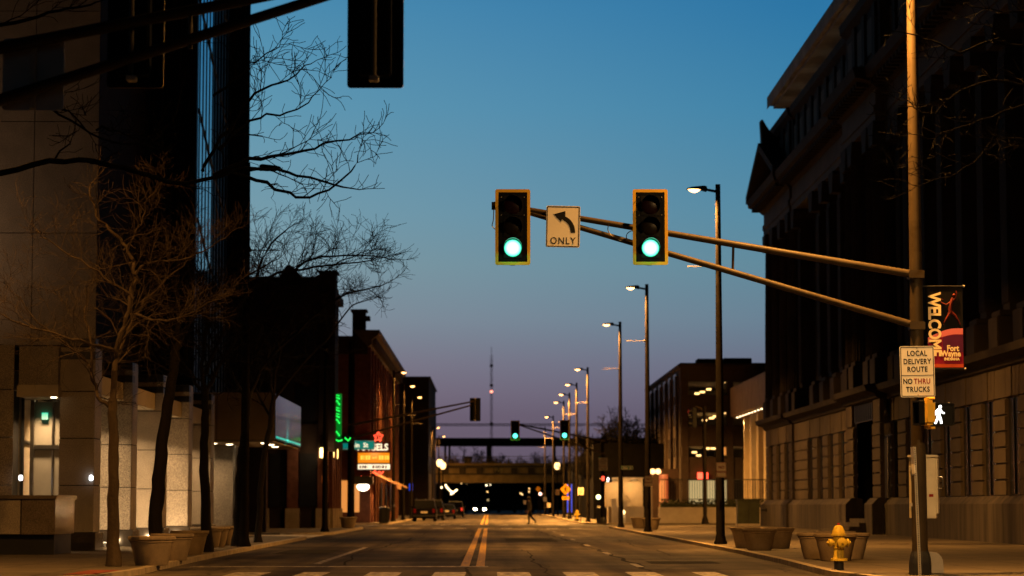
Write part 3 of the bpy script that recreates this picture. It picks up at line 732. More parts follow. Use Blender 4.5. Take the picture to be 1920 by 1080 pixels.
# leaning perforated sign post with an edge-on plate
def ppt(u, v, Y=YP-.45): return P(u, v, Y)
a = ppt(1725, 1086); b = ppt(1714.5, 838)
a.z = SW
sp = thing('sign_post', 'leaning perforated steel sign post with its plate seen edge-on', 'sign post', a)
d = (b-a); ln = d.length; q = Vector((0, 0, 1)).rotation_difference(d.normalized()).to_matrix().to_4x4()
m = MB(); m.box(-.022, .022, -.022, .022, 0, ln, M=q); m.build('post', M['galv'], sp)
m = MB()
k = .05
while k < ln-.02:
    m.box(-.007, .007, -.0242, -.0222, k-.009, k+.009, M=q); k += .036
m.build('holes', M['sign_black'], sp)
m = MB(); m.box(-.040, -.029, -.16, .14, ln-.46, ln+.0, M=q); m.build('plate', M['sign_back'], sp)
m = MB(); m.box(-.043, -.0405, -.163, .10, ln-.44, ln-.28, M=q); m.box(-.042, -.027, -.165, -.161, ln-.42, ln-.30, M=q); m.build('sticker', M['sign_white'], sp)

# ------------------------------------------------------------------ near mast arm seen from behind (top of the picture)
YN = 24.5
a1 = P(-490, 188, YN); a1.x = -7.7; a1.z = 5.38; b1 = P(830, -72, YN)
a2 = Vector((-7.7, YN, 4.50)); b2 = P(845, -82, YN)
near_pole = mast('signal pole at the near left corner, only its mast arm reaching into view', -7.7, YN, ((a1, b1, .075, .05), (a2, b2, .07, .05)), .14, .085, 10.9,
                 strut=[P(357, 20, YN), P(357, 92, YN)])
wl = make_lamp(True, 1000); wl.location = (-10.9, 43.0, SW); wl.rotation_euler = (0, 0, PI*.75); tag(wl, 'lit street lamp at the granite corner, just outside the picture on the left', 'street lamp', GL)
for _l in [q for c_ in wl.children for q in c_.children if q.type == 'LIGHT']: _l.data.spread = R(172)
nl = make_lamp(True, 3400); nl.location = (8.9, 25.8, SW); nl.rotation_euler = (0, 0, -PI*.15); tag(nl, 'lit street lamp on the near side of the crossing, outside the picture', 'street lamp', GL)
for _l in [q for c_ in nl.children for q in c_.children if q.type == 'LIGHT']: _l.data.spread = R(168); _l.data.color = (1, .56, .20)
for nm, u, lab in (('a', 701, 'black back of the traffic signal hanging at the top edge of the picture'), ('b', 245, 'back of a traffic signal against the dark tower, behind the tan mast arms')):
    o = copy_tree(sigA); o.rotation_euler = (0, 0, PI); c = P(u, 155, YN); o.location = (c.x, YN+.34, c.z+.635)
    tag(o, lab, 'traffic signal', GS)
sgb = plate_sign('turn_sign', 'back of a metal sign on the near mast arm at the left edge', 'road sign', P(63, 140, YN+.16), .63, .75, M['sign_back'], border=False, r=.04)
sgb.location.y = YN+.14
MB().box(-.03, .03, -.05, -.001, -.36, .36).build('bracket', M['galv'], sgb)

# ================================================================== BUILDINGS
def bld(name, label, cat='building', loc=(0, 0, 0)): return thing(name, label, cat, loc)
# ------------------------------------------------------------------ granite bank on the near left
bank = bld('granite_office_building', 'grey granite office building with lit entrance bays along the left pavement', loc=(-12, 62, SW))
BX = -10.1
m = MB()
m.box(-30, -12.25, 61.0, 90, SW, 5.3)                                  # ground floor core
m.prism([(-30, 62.03), (BX, 62.03), (-13.5, 75), (-13.5, 94), (-30, 94)], 5.3, 42, 'z')
m.build('wall', M['backing'], bank, world=True)
m = MB(); wall_panels(m, -30, -13.2, .56, 5.3, 61.0, 1.2, 1.2, zoff=.56); wall_panels(m, -12.62, -11.96, .56, 5.3, 61.0, .7, 1.2, zoff=.56)
wall_panels(m, -30, BX, 5.34, 42, 62.03, 1.7, 2.9, zoff=5.34, g=.010)
m.build('stone_cladding', M['granite'], bank, world=True)
MB().box(-13.2, -12.62, 60.9, 61.2, SW, 5.3).build('polished_pilaster', M['granite_polished'], bank, world=True)
MB().box(-13.6, -13.02, 61.9, 62.0, 5.36, 42).build('dark_stone_strip', M['granite_polished'], bank, world=True)
PY = (62.0, 68.5, 75.0, 81.5, 88.0)
for k, y in enumerate(PY):
    x0, x1 = -11.0, BX
    top = 5.3
    p_ = MB().box(x0+.03, x1-.03, y+.03, y+1.1, .56, top).build('pier', M['backing'], bank, world=True)
    m = MB(); wall_panels(m, x0, x1-.0, .56, top, y+.03, .9, 1.2, zoff=.56)
    z = .56
    while z < top-.1:
        m.box(x1-.03, x1, y+.05, y+1.1, z+.012, min(z+1.2, top)-.012); z += 1.2
    m.build('pier_cladding', M['granite'], p_, world=True)
    MB().box(x0-.05, x1+.08, y-.08, y+1.2, SW, .555).build('plinth', M['granite_dark'], p_, world=True, bevel=.01)
    for z0, z1 in ((4.72, 4.92), (5.06, 5.28)) if k else ((4.98, 5.18), (5.33, 5.52)):
        MB().box(x0+.02, x1+.002, y-.012, y+.5, z0, z1).build('louvre_band', M['black_metal'], p_, world=True)
# bays between the piers: glazing on a set-back line, warm light from soffit downlights
for k in range(4):
    y0, y1 = PY[k]+1.1, PY[k+1]
    b = MB().box(-12.24, -12.18, y0, y1, .5, 4.1).build('shopfront_glazing', M['cream'], bank, world=True)
    m = MB()
    for q in range(4): yy = y0+(y1-y0)*q/3; m.box(-12.17, -12.10, yy-.04, yy+.04, .5, 4.1)
    m.box(-12.17, -12.11, y0+.05, y1-.05, 2.86, 2.94); m.build('mullion', M['black_metal'], b, world=True)
    s_ = MB().box(-12.25, -10.35, y0-1.0, y1-.02, 4.2, 4.7).build('soffit', M['cream'], bank, world=True)
    for q in (.3, .75):
        yy = y0+(y1-y0)*q
        d = MB().lathe([(.13, 0), (.13, -.02), (.02, -.03)], 12, (-11.0, yy, 4.196)).build('downlight', M['down_glow'], s_, world=True)
        dl = lamp_light('bay_light', s_, Vector((-11.1, yy, 4.12))-Vector((-12, 62, SW)), 110, WARM, .2, spread=120)
# recessed entrance left of the first pier: lit glass with a green exit sign
e_ = MB().box(-11.92, -11.02, 63.3, 63.36, .5, 3.95).build('entrance_glass', mat('frosted_lit_glass', (.30, .27, .22), .25, var=.1), bank, world=True)
m = MB(); m.box(-11.95, -11.86, 63.15, 63.4, .3, 4.0).box(-11.40, -11.36, 63.22, 63.29, .5, 3.95).box(-11.9, -11.02, 63.20, 63.29, 2.72, 2.82)
m.build('entrance_frame', M['chrome'], e_, world=True)
MB().box(-12.0, -11.0, 61.75, 62.0, 4.3, 5.3).build('lintel_stone', M['granite'], bank, world=True)
MB().box(-12.0, -10.95, 61.5, 63.4, 4.0, 4.3).build('entrance_soffit', M['cream'], bank, world=True)
lamp_light('entrance_light', bank, Vector((-11.55, 62.75, 3.9))-Vector((-12, 62, SW)), 45, WARM, .25, spread=110)
lamp_light('entrance_light', bank, Vector((-11.25, 62.4, .8))-Vector((-12, 62, SW)), 14, WARM, .2, kind='POINT')
MB().box(-11.66, -11.50, 63.16, 63.19, 3.48, 3.66).build('exit_sign', M['exit_glow'], bank, world=True)
MB().box(-11.15, -11.0, 61.6, 61.62, 4.22-.25, 4.27-.25).build('downlight', M['down_glow'], bank, world=True)
fl_ = MB().box(-16.3, -15.9, 60.75, 60.95, 5.2, 5.45).build('flood_lamp', M['black_metal'], bank, world=True)
lamp_light('wall_wash', fl_, Vector((-16.0, 60.3, 5.6))-Vector((-12, 62, SW)), 170, (1, .6, .33), .3, rot=(R(150), 0, R(0)), spread=170)
# small white wall lamps on the polished stone
for u, v, y in ((39, 896, 60.86), (171, 896, 61.9)):
    c = P(u, v, y)
    MB().box(c.x-.05, c.x+.05, y-.03, y+.02, c.z-.07, c.z+.07).build('wall_lamp', M['small_white'], bank, world=True, bevel=.02)
# uplights that wash the third and fourth piers
for k, y in ((1, 68.5), (2, 75.0), (3, 81.5)):
    u_ = MB().lathe([(.10, 0), (.10, .10), (.07, .12)], 12, (-10.7, y-.75, SW)).build('ground_uplight', M['black_metal'], bank, world=True)
    MB().lathe([(.06, 0), (.05, .005)], 12, (-10.7, y-.75, SW+.121)).build('lens', M['down_glow'], u_, world=True)
    lamp_light('uplight', u_, Vector((-10.65, y-1.3, SW+.16))-Vector((-12, 62, SW)), (24, 50, 62)[k-1], WARM, .12, rot=(R(145), 0, 0), spread=165)
# raised granite planter wall with a shadow gap
pw = bld('granite_planter_wall', 'long grey granite planter wall on a black shadow base, lower left', 'planter wall', (-14, 57, SW))
m = MB(); m.box(-30, -10.2, 57.05, 59.6, .57, 1.40); m.build('wall', M['backing'], pw, world=True)
m = MB(); wall_panels(m, -30, -10.98, .57, 1.40, 57.05, 1.35, 1.5); m.build('stone_cladding', M['granite'], pw, world=True)
MB().box(-10.96, -10.17, 57.01, 59.65, .57, 1.40).build('end_block', M['granite_polished'], pw, world=True, bevel=.01)
MB().box(-30, -10.12, 56.95, 59.7, 1.40, 1.49).build('coping', M['granite_polished'], pw, world=True, bevel=.01)
MB().box(-30, -10.22, 57.2, 59.5, SW, .57).build('shadow_base', M['black_metal'], pw, world=True)
# dark canopy fin at the picture's left edge
MB().prism([(-13.6, 4.15), (-12.75, 4.05), (-12.45, 3.35), (-12.5, 2.9), (-13.8, 2.9)], 58.6, 59.2, 'y').build('canopy_sign', M['black_metal'], bank, world=True, bevel=.02)

# ------------------------------------------------------------------ dark ribbed tower behind it
tw = bld('dark_glass_tower', 'tall black ribbed tower with a strip of sky reflecting glass', loc=(-14, 95, SW))
m = MB(); m.box(-28, -11.6, 95, 107.4, SW, 60); m.prism([(-28, 107.45), (-10.77, 107.45), (-14.5, 122), (-28, 122)], SW, 60, 'z')
m.build('wall', M['bronze'], tw, world=True)
m = MB(); x = -27.8
rg = random.Random(3)
while x < -11.65:
    m.box(x, x+.10, 94.86, 95.0, 5, 60); x += .36
x = -11.5
while x < -10.8: m.box(x, x+.09, 107.3, 107.45, 5, 60); x += .22
m.build('facade_rib', mat('worn_bronze_rib', (.022, .017, .014), .5, var=.3), tw, world=True)
m = MB().box(-11.6, -11.585, 95.3, 107.2, 4.5, 60); m.build('mirror_glazing', M['glass_mirror'], tw, world=True)
m = MB(); y = 95.6
while y < 107: m.box(-11.583, -11.565, y, y+.22, 4.5, 60); y += 1.12
k = 0; z = 4
while z < 60:
    a, b = Vector((-11.56, 95.4, z+4.2)), Vector((-11.56, 107.2, z)); m.tube([a, b], .03, 5); z += 4.4  # diagonal bars stand in for truss reflections in the glass
m.build('fin_and_reflection_bar', M['bronze'], tw, world=True)
# low canopy wing of the tower
cw = bld('canopy_wing', 'low tan canopy wing with bluish glass end, past the bare trees', 'building', (-14, 95, SW))
m = MB(); m.box(-22, -8.45, 95.03, 108, 3.8, 5.65); m.build('fascia_core', M['backing'], cw, world=True)
m = MB(); wall_panels(m, -22, -8.42, 3.8, 5.68, 95.03, 2.3, 3, g=.012); m.build('fascia', mat('tan_fascia_panel', (.42, .32, .21), .7, var=.12, speck=.2), cw, world=True)
m = MB().box(-8.44, -8.40, 95.2, 108, 3.85, 5.62); m.build('end_glass', mat('pale_channel_glass', (.30, .36, .42), .12, metal=.6, var=.15, scale=2), cw, world=True)
MB().box(-8.40, -8.385, 95.6, 107.6, 3.90, 3.98).build('teal_strip', glow('teal_light_strip', (.0, .55, .42), .8), cw, world=True)
lamp_light('teal_light', cw, Vector((-8.15, 101, 3.75))-Vector((-14, 95, SW)), 12, (.05, 1, .72), .1, rot=(0, R(160), 0), spread=150)
s_ = MB().box(-22, -8.5, 95.1, 107.9, 3.74, 3.798).build('soffit', M['cream'], cw, world=True)
for xx, yy in ((-11.6, 96.4), (-11.1, 97.6), (-10.6, 99.0), (-9.0, 97.0), (-8.95, 99.4), (-12, 101), (-9.1, 103)):
    MB().lathe([(.14, 0), (.14, -.015), (.02, -.03)], 12, (xx, yy, 3.736)).build('downlight', M['down_glow'], s_, world=True)
lamp_light('soffit_light', s_, Vector((-11.3, 98.6, 3.6))-Vector((-14, 95, SW)), 60, WARM, .2, spread=150)
lamp_light('soffit_light', s_, Vector((-9.0, 98, 3.6))-Vector((-14, 95, SW)), 25, WARM, .2, spread=150)
m = MB().box(-22, -9.6, 104.5, 105, SW, 3.74); m.build('wall', M['brick_dark'], cw, world=True)
m = MB().box(-12.2, -11.35, 100, 100.05, 1.55, 3.5); m.build('lit_window', M['win_warm'], cw, world=True)
m = MB().box(-12.3, -10.5, 100.06, 100.4, SW, 3.74).box(-12.3, -10.5, 99.9, 100.06, SW, 1.5); m.build('stone_panel', M['granite'], cw, world=True)
for xx in (-10.42,): MB().lathe([(.10, 0), (.10, 3.6)], 12, (xx, 99.6, SW)).build('column', M['chrome'], cw, world=True, smooth=True)

# ------------------------------------------------------------------ dark brick corner building before the crossing
cb_ = bld('brick_corner_building', 'black silhouetted brick building with gable and corner tower at the far crossing', loc=(-12, 124, SW))
zt = Z(519, 124); XR = -8.25
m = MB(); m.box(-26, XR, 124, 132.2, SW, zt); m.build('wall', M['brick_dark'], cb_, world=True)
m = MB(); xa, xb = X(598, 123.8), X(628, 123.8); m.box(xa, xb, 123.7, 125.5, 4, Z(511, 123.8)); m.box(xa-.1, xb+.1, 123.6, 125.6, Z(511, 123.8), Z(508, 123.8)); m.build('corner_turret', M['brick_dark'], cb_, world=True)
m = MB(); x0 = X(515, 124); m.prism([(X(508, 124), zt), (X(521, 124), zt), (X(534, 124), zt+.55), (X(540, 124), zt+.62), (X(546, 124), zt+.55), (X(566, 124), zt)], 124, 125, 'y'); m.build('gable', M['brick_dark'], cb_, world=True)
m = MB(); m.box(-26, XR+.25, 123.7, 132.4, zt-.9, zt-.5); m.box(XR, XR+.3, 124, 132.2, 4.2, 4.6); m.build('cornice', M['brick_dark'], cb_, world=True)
for k in range(5):
    yy = 124.3+k*1.7
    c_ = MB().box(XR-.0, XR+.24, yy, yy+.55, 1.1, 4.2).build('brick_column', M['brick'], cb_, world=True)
    MB().box(XR-.02, XR+.30, yy-.06, yy+.61, SW, 1.1).build('column_base', M['tan_stone'], c_, world=True)
for k in range(8):
    xx = -19.6+k*1.55
    c_ = MB().box(xx, xx+.55, 123.78, 124, 1.1, 4.2).build('brick_column', M['brick'], cb_, world=True)
    MB().box(xx-.08, xx+.63, 123.70, 124.03, SW, 1.1).build('column_base', M['tan_stone'], c_, world=True)
m = MB()
for k in range(7): xx = -19+k*1.55; m.box(xx, xx+.95, 123.93, 123.98, 1.2, 3.9)
m.build('dark_glazing', M['glass'], cb_, world=True)
for k in range(5):
    for j in range(2):
        xx = -17.5+k*1.9; zz = 5.4+j*3
        w_ = MB().box(xx, xx+1.0, 123.95, 123.99, zz, zz+1.9).build('window', M['glass'], cb_, world=True)
        MB().box(xx-.1, xx+1.1, 123.88, 124, zz-.14, zz-.003).build('sill', M['brick_dark'], w_, world=True)
m = MB().box(X(604, 123.6), X(616, 123.6), 123.62, 123.69, Z(905, 123.6), Z(892, 123.6)); m.build('bronze_plaque', mat('orange_brown_plaque', (.40, .14, .05), .5), cb_, world=True)
def wall_lantern(x, y, z, lab, p=9):
    t = thing('wall_lantern', lab, 'wall lantern', (x, y, z), group='yellow lanterns on the corner building')
    MB().box(-.11, .11, -.11, .11, -.26, .26).build('glass_box', glow('yellow_lantern_glass', (1, .66, .16), 4.0), t, bevel=.02)
    MB().lathe([(.16, .27), (.14, .33), (.03, .46), (.01, .55)], 8).lathe([(.14, -.33), (.15, -.27)], 8).box(-.02, .02, .1, .30, -.2, -.16).build('frame', M['black_metal'], t)
    lamp_light('lantern_light', t, (0, -.25, 0), p, WARM, .15, kind='POINT')
wall_lantern(X(605, 123.4), 123.35, Z(849, 123.4), 'yellow lit wall lantern, left one, on the brick corner building', 90)
wall_lantern(X(623.5, 126), 126.0, Z(849, 126), 'yellow lit wall lantern at the brick corner, middle of three', 60)
wall_lantern(X(631, 128), 128, Z(851, 128), 'yellow lit wall lantern rightmost on the brick corner building', 60)
# green neon sign, standing out from the corner building
nx_, ny_ = X(632, 125), 125.0
ns = thing('neon_sign', 'tall vertical green neon sign on the dark corner building', 'neon sign', (nx_, ny_, Z(780, 125)))
MB().box(-.24, .24, .05, .22, -1.15, 1.15).build('sign_box', M['neon_green_back'], ns)
m = MB(); rr = random.Random(11)
for k in range(7):
    z = 1.0-.32*k; w = .15
    if k == 5: continue
    shape = rr.choice([[(-1, 1), (-1, -1), (1, -1)], [(-1, 1), (1, 1), (-1, -1), (1, -1)], [(1, 1), (-1, .6), (1, -.4), (-1, -1)], [(-1, -1), (-1, 1), (1, .3), (-1, 0), (1, -1)], [(-1, -1), (0, 1), (1, -1)]])
    m.tube([(a*w, .0, z+b*.115) for a, b in shape], .042, 6)
m.build('neon_tube', M['neon_green'], ns, smooth=True)
m = MB(); m.tube([(-.05, 0, -1.22), (.1, 0, -1.30), (.3, 0, -1.24)], .04, 6).tube([(.42, 0, -1.12), (.6, 0, -1.28), (.72, 0, -1.12)], .04, 6); m.build('neon_flourish', M['neon_green'], ns, smooth=True)
MB().box(-.15, .85, .05, .12, -1.4, -1.0).build('flourish_panel', M['black_metal'], ns)

# ------------------------------------------------------------------ corniced brick building past the crossing, with the diner front
db = bld('corniced_brick_building', 'brown brick building with a lit cornice and diner front past the far crossing', loc=(-12, 161, SW))
XL = -8.1; z3 = 12.9
m = MB(); m.box(-24, XL, 161, 212, SW, z3-.9); m.build('wall', M['brick'], db, world=True)
m = MB(); m.prism([(XL, z3-1.1), (XL+.25, z3-1.0), (XL+.30, z3-.6), (XL+.75, z3-.35), (XL+.80, z3), (XL-1, z3)], 160.6, 212.3, 'y'); m.build('cornice', M['lime'], db, world=True)
y = 161.5
while y < 212: MB().box(XL, XL+.55, y, y+.35, z3-1.0, z3-.5).build('cornice_bracket', M['lime'], db, world=True); y += 1.5
m = MB().box(-24, XL, 160.7, 161.2, z3-1.6, z3-.4); m.build('parapet', M['brick_dark'], db, world=True)
c0, c1 = X(660, 162), X(684, 162)
m = MB().box(c0, c1, 162, 163.5, z3-.5, Z(584, 162)); m.box(c0-.12, c1+.12, 161.9, 163.6, Z(584, 162), Z(580, 162)); m.box(c0+.1, c1+.3, 162.2, 163.4, Z(600, 162), Z(592, 162)); m.build('chimney', M['brick_dark'], db, world=True)
m = MB(); yy = 162.5
for k in range(12):
    yy = 162.5+k*4.1
    for j in range(2):
        zz = 5.0+j*3.3
        w_ = MB().box(XL, XL+.03, yy, yy+1.5, zz, zz+2.1).build('window', M['glass'], db, world=True)
        MB().box(XL+.03, XL+.14, yy-.1, yy+1.6, zz-.16, zz-.003).build('sill', M['lime'], w_, world=True)
for k in range(13): MB().box(XL, XL+.22, 161.5+k*4.1-.6, 161.5+k*4.1, SW, z3-1.15).build('pilaster', M['brick'], db, world=True)
# shop fronts along the street side, lit by the diner lights
m = MB(); m.box(XL+.01, XL+.05, 162.4, 166, .7, 3.1); m.build('shop_window', M['win_orange'], db, world=True)
m = MB(); m.box(XL-2.4, XL-.5, 160.95, 160.99, .8, 2.9); m.build('shop_window', M['win_orange'], db, world=True)
for yy in (176, 184, 192): MB().box(XL+.23, XL+.27, yy, yy+2.5, .8, 2.9).build('shop_window', M['glass'], db, world=True)
m = MB().prism([(XL+.24, 3.55), (XL+2.0, 2.65), (XL+2.0, 2.35), (XL+1.95, 2.35), (XL+1.95, 2.6), (XL+.24, 3.45)], 162.3, 168.5, 'y'); m.build('awning', M['awning_cloth'], db, world=True)
m = MB().prism([(XL+.24, 3.4), (XL+1.7, 2.65), (XL+1.65, 2.6), (XL+.24, 3.3)], 186, 192, 'y'); m.build('awning', M['awning_cloth'], db, world=True)
lamp_light('awning_light', db, Vector((XL+1.0, 161.6, 3.9))-Vector((-12, 161, SW)), 260, (1, .42, .12), .4, rot=(R(-20), 0, 0), spread=170)
lamp_light('awning_light', db, Vector((XL+.9, 164.5, 2.3))-Vector((-12, 161, SW)), 120, (1, .45, .13), .4, spread=170)
lamp_light('facade_light', db, Vector((XL+1.3, 174, 1.2))-Vector((-12, 161, SW)), 22, (1, .5, .2), .4, rot=(R(0), R(150), 0), spread=170)
lamp_light('cornice_light', db, Vector((XL+1.8, 186, 8.5))-Vector((-12, 161, SW)), 40, (1, .55, .25), .4, rot=(R(0), R(160), 0), spread=170)
# diner sign panels stand out from the corner
ds = thing('diner_sign', 'stacked lit diner sign with red neon star on the brick corner', 'shop sign', (X(702, 160), 160, Z(850, 160)))
def spx(u): return X(u, 160)-X(702, 160)
def spz(v): return Z(v, 160)-Z(850, 160)
MB().box(spx(670), spx(734), .04, .30, spz(881), spz(828)).build('sign_box', mat('dark_maroon_sign_box', (.06, .012, .01), .5), ds)
MB().box(spx(672), spx(731), 0, .04, spz(868), spz(849)).build('amber_band', M['neon_orange'], ds)
MB().box(spx(672), spx(732), 0, .04, spz(880), spz(870.5)).build('white_band', M['neon_white'], ds)
text('lettering', 'ANGELS', .60, M['neon_white'], ds, (spx(700), 0, spz(839)), bold=.02, sx=.92)
m = MB()
for u0, u1 in ((677, 681), (682, 684), (686, 690), (691, 695), (711, 715), (716, 720), (722, 725), (726, 730)): m.box(spx(u0), spx(u1), -.012, -.002, spz(862), spz(854))
m.build('amber_letter_marks', M['neon_yellow'], ds); text('lettering', 'and', .22, M['neon_yellow'], ds, (spx(703), -.006, spz(858)), bold=.004)
m = MB()
for u0, u1 in ((675, 678), (680, 683), (684, 688), (690, 691), (699, 703), (705, 708), (709, 712), (713, 715), (717, 721), (723, 726)): m.box(spx(u0), spx(u1), -.010, -.002, spz(878), spz(873))
m.build('dark_letter_marks', mat('maroon_letters', (.20, .05, .03), .6), ds)
m = MB()
st = [(710+9*math.cos(R(90+36*k))*(1 if k % 2 == 0 else .55), 819-9*math.sin(R(90+36*k))*(1 if k % 2 == 0 else .55)) for k in range(11)]
m.tube([(spx(u), .0, spz(v)) for u, v in st], .045, 6); m.tube([(spx(u), 0, spz(v)) for u, v in ((703, 828), (708, 811), (713, 828))], .04, 6)
m.build('neon_star', M['neon_red'], ds, smooth=True)
m = MB(); m.tube([(spx(u), .0, spz(v)) for u, v in ((700, 887), (704, 883), (708, 888), (712, 884), (716, 888), (720, 884), (714, 890), (704, 889))], .045, 6); m.build('neon_squiggle', M['neon_red'], ds, smooth=True)
lamp_light('sign_light', ds, (0, -.8, 0), 60, (1, .35, .15), .3, kind='POINT')
m = MB(); m.tube([(spx(678), -.1, spz(893)), (spx(688), -.1, spz(908)), (spx(692), -.1, spz(918))], .04, 6); m.build('neon_edge', M['neon_red'], ds, smooth=True)
gb = thing('wall_globe', 'bright white globe light under a dark canopy by the diner corner', 'wall light', (X(682, 158.5), 158.5, Z(914, 158.5)))
MB().lathe([(.02, -.24), (.26, -.18), (.40, -.02), (.40, .10), (.32, .20)], 16).build('globe', glow('white_globe_glass', (1, .86, .62), 6), gb, smooth=True)
MB().box(-.9, .62, -.3, 1.9, .21, .72).build('canopy', M['black_metal'], gb, bevel=.02)
MB().box(-.9, -.75, 1.7, 1.9, -2.0, .2).build('post', M['black_metal'], gb)
lamp_light('globe_light', gb, (0, 0, -.5), 45, (1, .7, .42), .3, kind='POINT')

# ------------------------------------------------------------------ black flat roofed block near the bridge
bb = bld('flat_roofed_block', 'tall black flat roofed block standing just before the railway bridge', loc=(-12, 282, SW))
XB = -7.05
m = MB(); m.box(-40, XB, 282, 318, SW, Z(708, 282)); m.box(-40, XB-.35, 318, 338, SW, Z(764, 330)); m.build('wall', M['brick_dark'], bb, world=True)
m = MB(); m.box(-40, XB+.2, 281.8, 318.2, Z(708, 282), Z(706, 282)); m.build('parapet', M['roof'], bb, world=True)
for k in range(8):
    w_ = MB().box(XB, XB+.03, 284+k*4, 286+k*4, 5, 7).build('window', M['glass'], bb, world=True)
lo = bld('lit_platform_house', 'orange lit wall of the platform house beside the railway bridge', 'building', (-10, 338.5, SW))
m = MB(); m.box(-18, X(797, 339), 338.6, 345, SW, Z(838, 339)); m.build('wall', M['tan_stone'], lo, world=True)
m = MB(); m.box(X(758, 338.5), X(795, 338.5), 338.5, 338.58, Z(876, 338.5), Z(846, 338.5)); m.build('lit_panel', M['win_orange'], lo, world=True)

# ------------------------------------------------------------------ neoclassical court building on the right
ct = bld('neoclassical_building', 'long dark limestone building with giant columns and pediment along the right pavement', loc=(20, 95, SW))
FX = 16.0; SP = 3.6
win_y = [52.4+SP*k for k in range(13)] + [106.3+SP*k for k in range(5)] + [129.3+SP*k for k in range(3)]
PAV0, PAV1 = 126.9, 138.9            # far pavilion
DOOR0, DOOR1 = 98.2, 103.4
def fx(y): return FX-.12 if PAV0 <= y <= PAV1 else (FX-.45 if DOOR0-2 <= y <= DOOR1+2 else FX)
segs = [(48, DOOR0-2), (DOOR0-2, DOOR1+2), (DOOR1+2, PAV0), (PAV0, PAV1)]
core = MB()
for a, b in segs:
    f = fx((a+b)/2)
    core.box(f+.16, 44, a, b-.004, SW, 6.0) if not (a == DOOR0-2) else core.box(f+1.2, 44, a, b-.004, SW, 6.0)
    core.box(f+1.0, 44, a, b-.004, 6.0, 18.2)
    core.box(f+.25, 44, a, b-.004, 18.2, 22.2)
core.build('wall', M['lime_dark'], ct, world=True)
pl = MB()
for a, b in segs:
    f = fx((a+b)/2)
    if a == DOOR0-2:
        for c, d in ((a, DOOR0), (DOOR1, b)): pl.prism([(f-.35, SW), (f-.35, 1.30), (f-.10, 1.55), (f+.4, 1.55), (f+.4, SW)], c, d, 'y')
    else: pl.prism([(f-.35, SW), (f-.35, 1.30), (f-.10, 1.55), (f+.4, 1.55), (f+.4, SW)], a, b, 'y')
pl.build('plinth', M['plinth'], ct, world=True)
# rusticated piers between the ground-floor windows
WW = 1.8
for a, b in segs:
    f = fx((a+b)/2); ws = sorted(y for y in win_y if a < y < b)
    edges = [a]
    for y in ws: edges += [y-WW/2, y+WW/2]
    edges.append(b)
    if a == DOOR0-2: edges = [a, DOOR0, DOOR1, b]
    for i in range(0, len(edges), 2):
        y0, y1 = edges[i], edges[i+1]
        z = 1.55; ru = MB().box(f+.065, f+.17, y0, y1, 1.55, 4.59)
        while z < 4.55:
            ru.box(f, f+.064, y0+.02, y1-.02, z+.03, z+.50-.03); z += .502
        ru.build('rusticated_pier', M['lime'], ct, world=True)
    # lintel course with voussoirs
    y = a
    for wy in ws:
        li = MB()
        for q in range(5):
            yy = wy-WW/2-.25+q*(WW+.5)/5
            li.prism([(yy+.015, 4.6), (yy+(WW+.5)/5-.015, 4.6), (yy+(WW+.5)/5-.015+(q-2)*.05+.02, 5.5), (yy+(q-2)*.05-.02+.015, 5.5)], f-.01-(.03 if q == 2 else 0), f+.17, 'x')
        li.build('lintel', M['lime'], ct, world=True)
    for i in range(0, len(edges), 2):
        y0, y1 = edges[i]+(.27 if i else 0), edges[i+1]-(.27 if i+2 < len(edges) else 0)
        if y1 > y0+.1: MB().box(f, f+.17, y0, y1, 4.6, 5.5).build('lintel_block', M['lime'], ct, world=True)
for y in win_y:
    f = fx(y)
    w_ = MB().box(f+.12, f+.165, y-WW/2+.01, y+WW/2-.01, 1.58, 4.58).build('window', M['glass'], ct, world=True)
    MB().box(f+.085, f+.118, y-.04, y+.04, 1.6, 4.55).build('frame', M['black_wall'], w_, world=True)
# belt cornice
be = MB()
for a, b in segs:
    f = fx((a+b)/2)
    be.prism([(f, 5.5), (f-.12, 5.55), (f-.18, 5.7), (f-.55, 5.82), (f-.62, 6.05), (f+.3, 6.15), (f+.3, 5.5)], a-.02, b-.02+.04, 'y')
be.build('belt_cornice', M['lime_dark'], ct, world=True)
# giant order
for a, b in segs:
    f = fx((a+b)/2); ws = sorted(y for y in win_y if a < y < b)
    if a == DOOR0-2: mids = [a+.8, a+2.6, b-2.6, b-.8]
    else: mids = [y+SP/2 for y in ws[:-1]] + [a+.75, b-.75]
    for y in sorted(mids):
        if f+1 > 20: continue
        pil = MB()
        if a == PAV0 or a == DOOR0-2:
            n = 24; prof = [(.56, 7.35), (.54, 7.6), (.52, 11), (.46, 15.6), (.46, 15.75)]
            for (r0, z0), (r1, z1) in zip(prof, prof[1:]):
                vs = []
                for (r, z) in ((r0, z0), (r1, z1)):
                    for k in range(n*2): q = r*(1 if k % 2 == 0 else .93); vs.append((f+.45+q*math.cos(PI*k/n), y+q*math.sin(PI*k/n), z))
                pil.add(vs, [(k, (k+1) % (2*n), 2*n+(k+1) % (2*n), 2*n+k) for k in range(2*n)])
        else:
            pil.box(f+.30, f+1.02, y-.50, y+.50, 7.35, 15.75)
            for q in range(5): pil.box(f+.25, f+.298, y-.48+.2*q, y-.36+.2*q, 7.6, 15.5)
        o = pil.build('column', M['lime_dark'], ct, world=True, smooth=False)
        MB().box(f-.15, f+1.02, y-.68, y+.68, 6.12, 7.15).box(f-.05, f+1.02, y-.62, y+.62, 7.153, 7.35).build('pedestal', M['lime_dark'], o, world=True, bevel=.03)
        MB().prism([(y-.5, 15.75), (y+.5, 15.75), (y+.56, 16.2), (y+.74, 16.55), (y+.74, 16.7), (y-.74, 16.7), (y-.74, 16.55), (y-.56, 16.2)], f-.10, f+1.02, 'x').build('capital', M['lime_dark'], o, world=True)
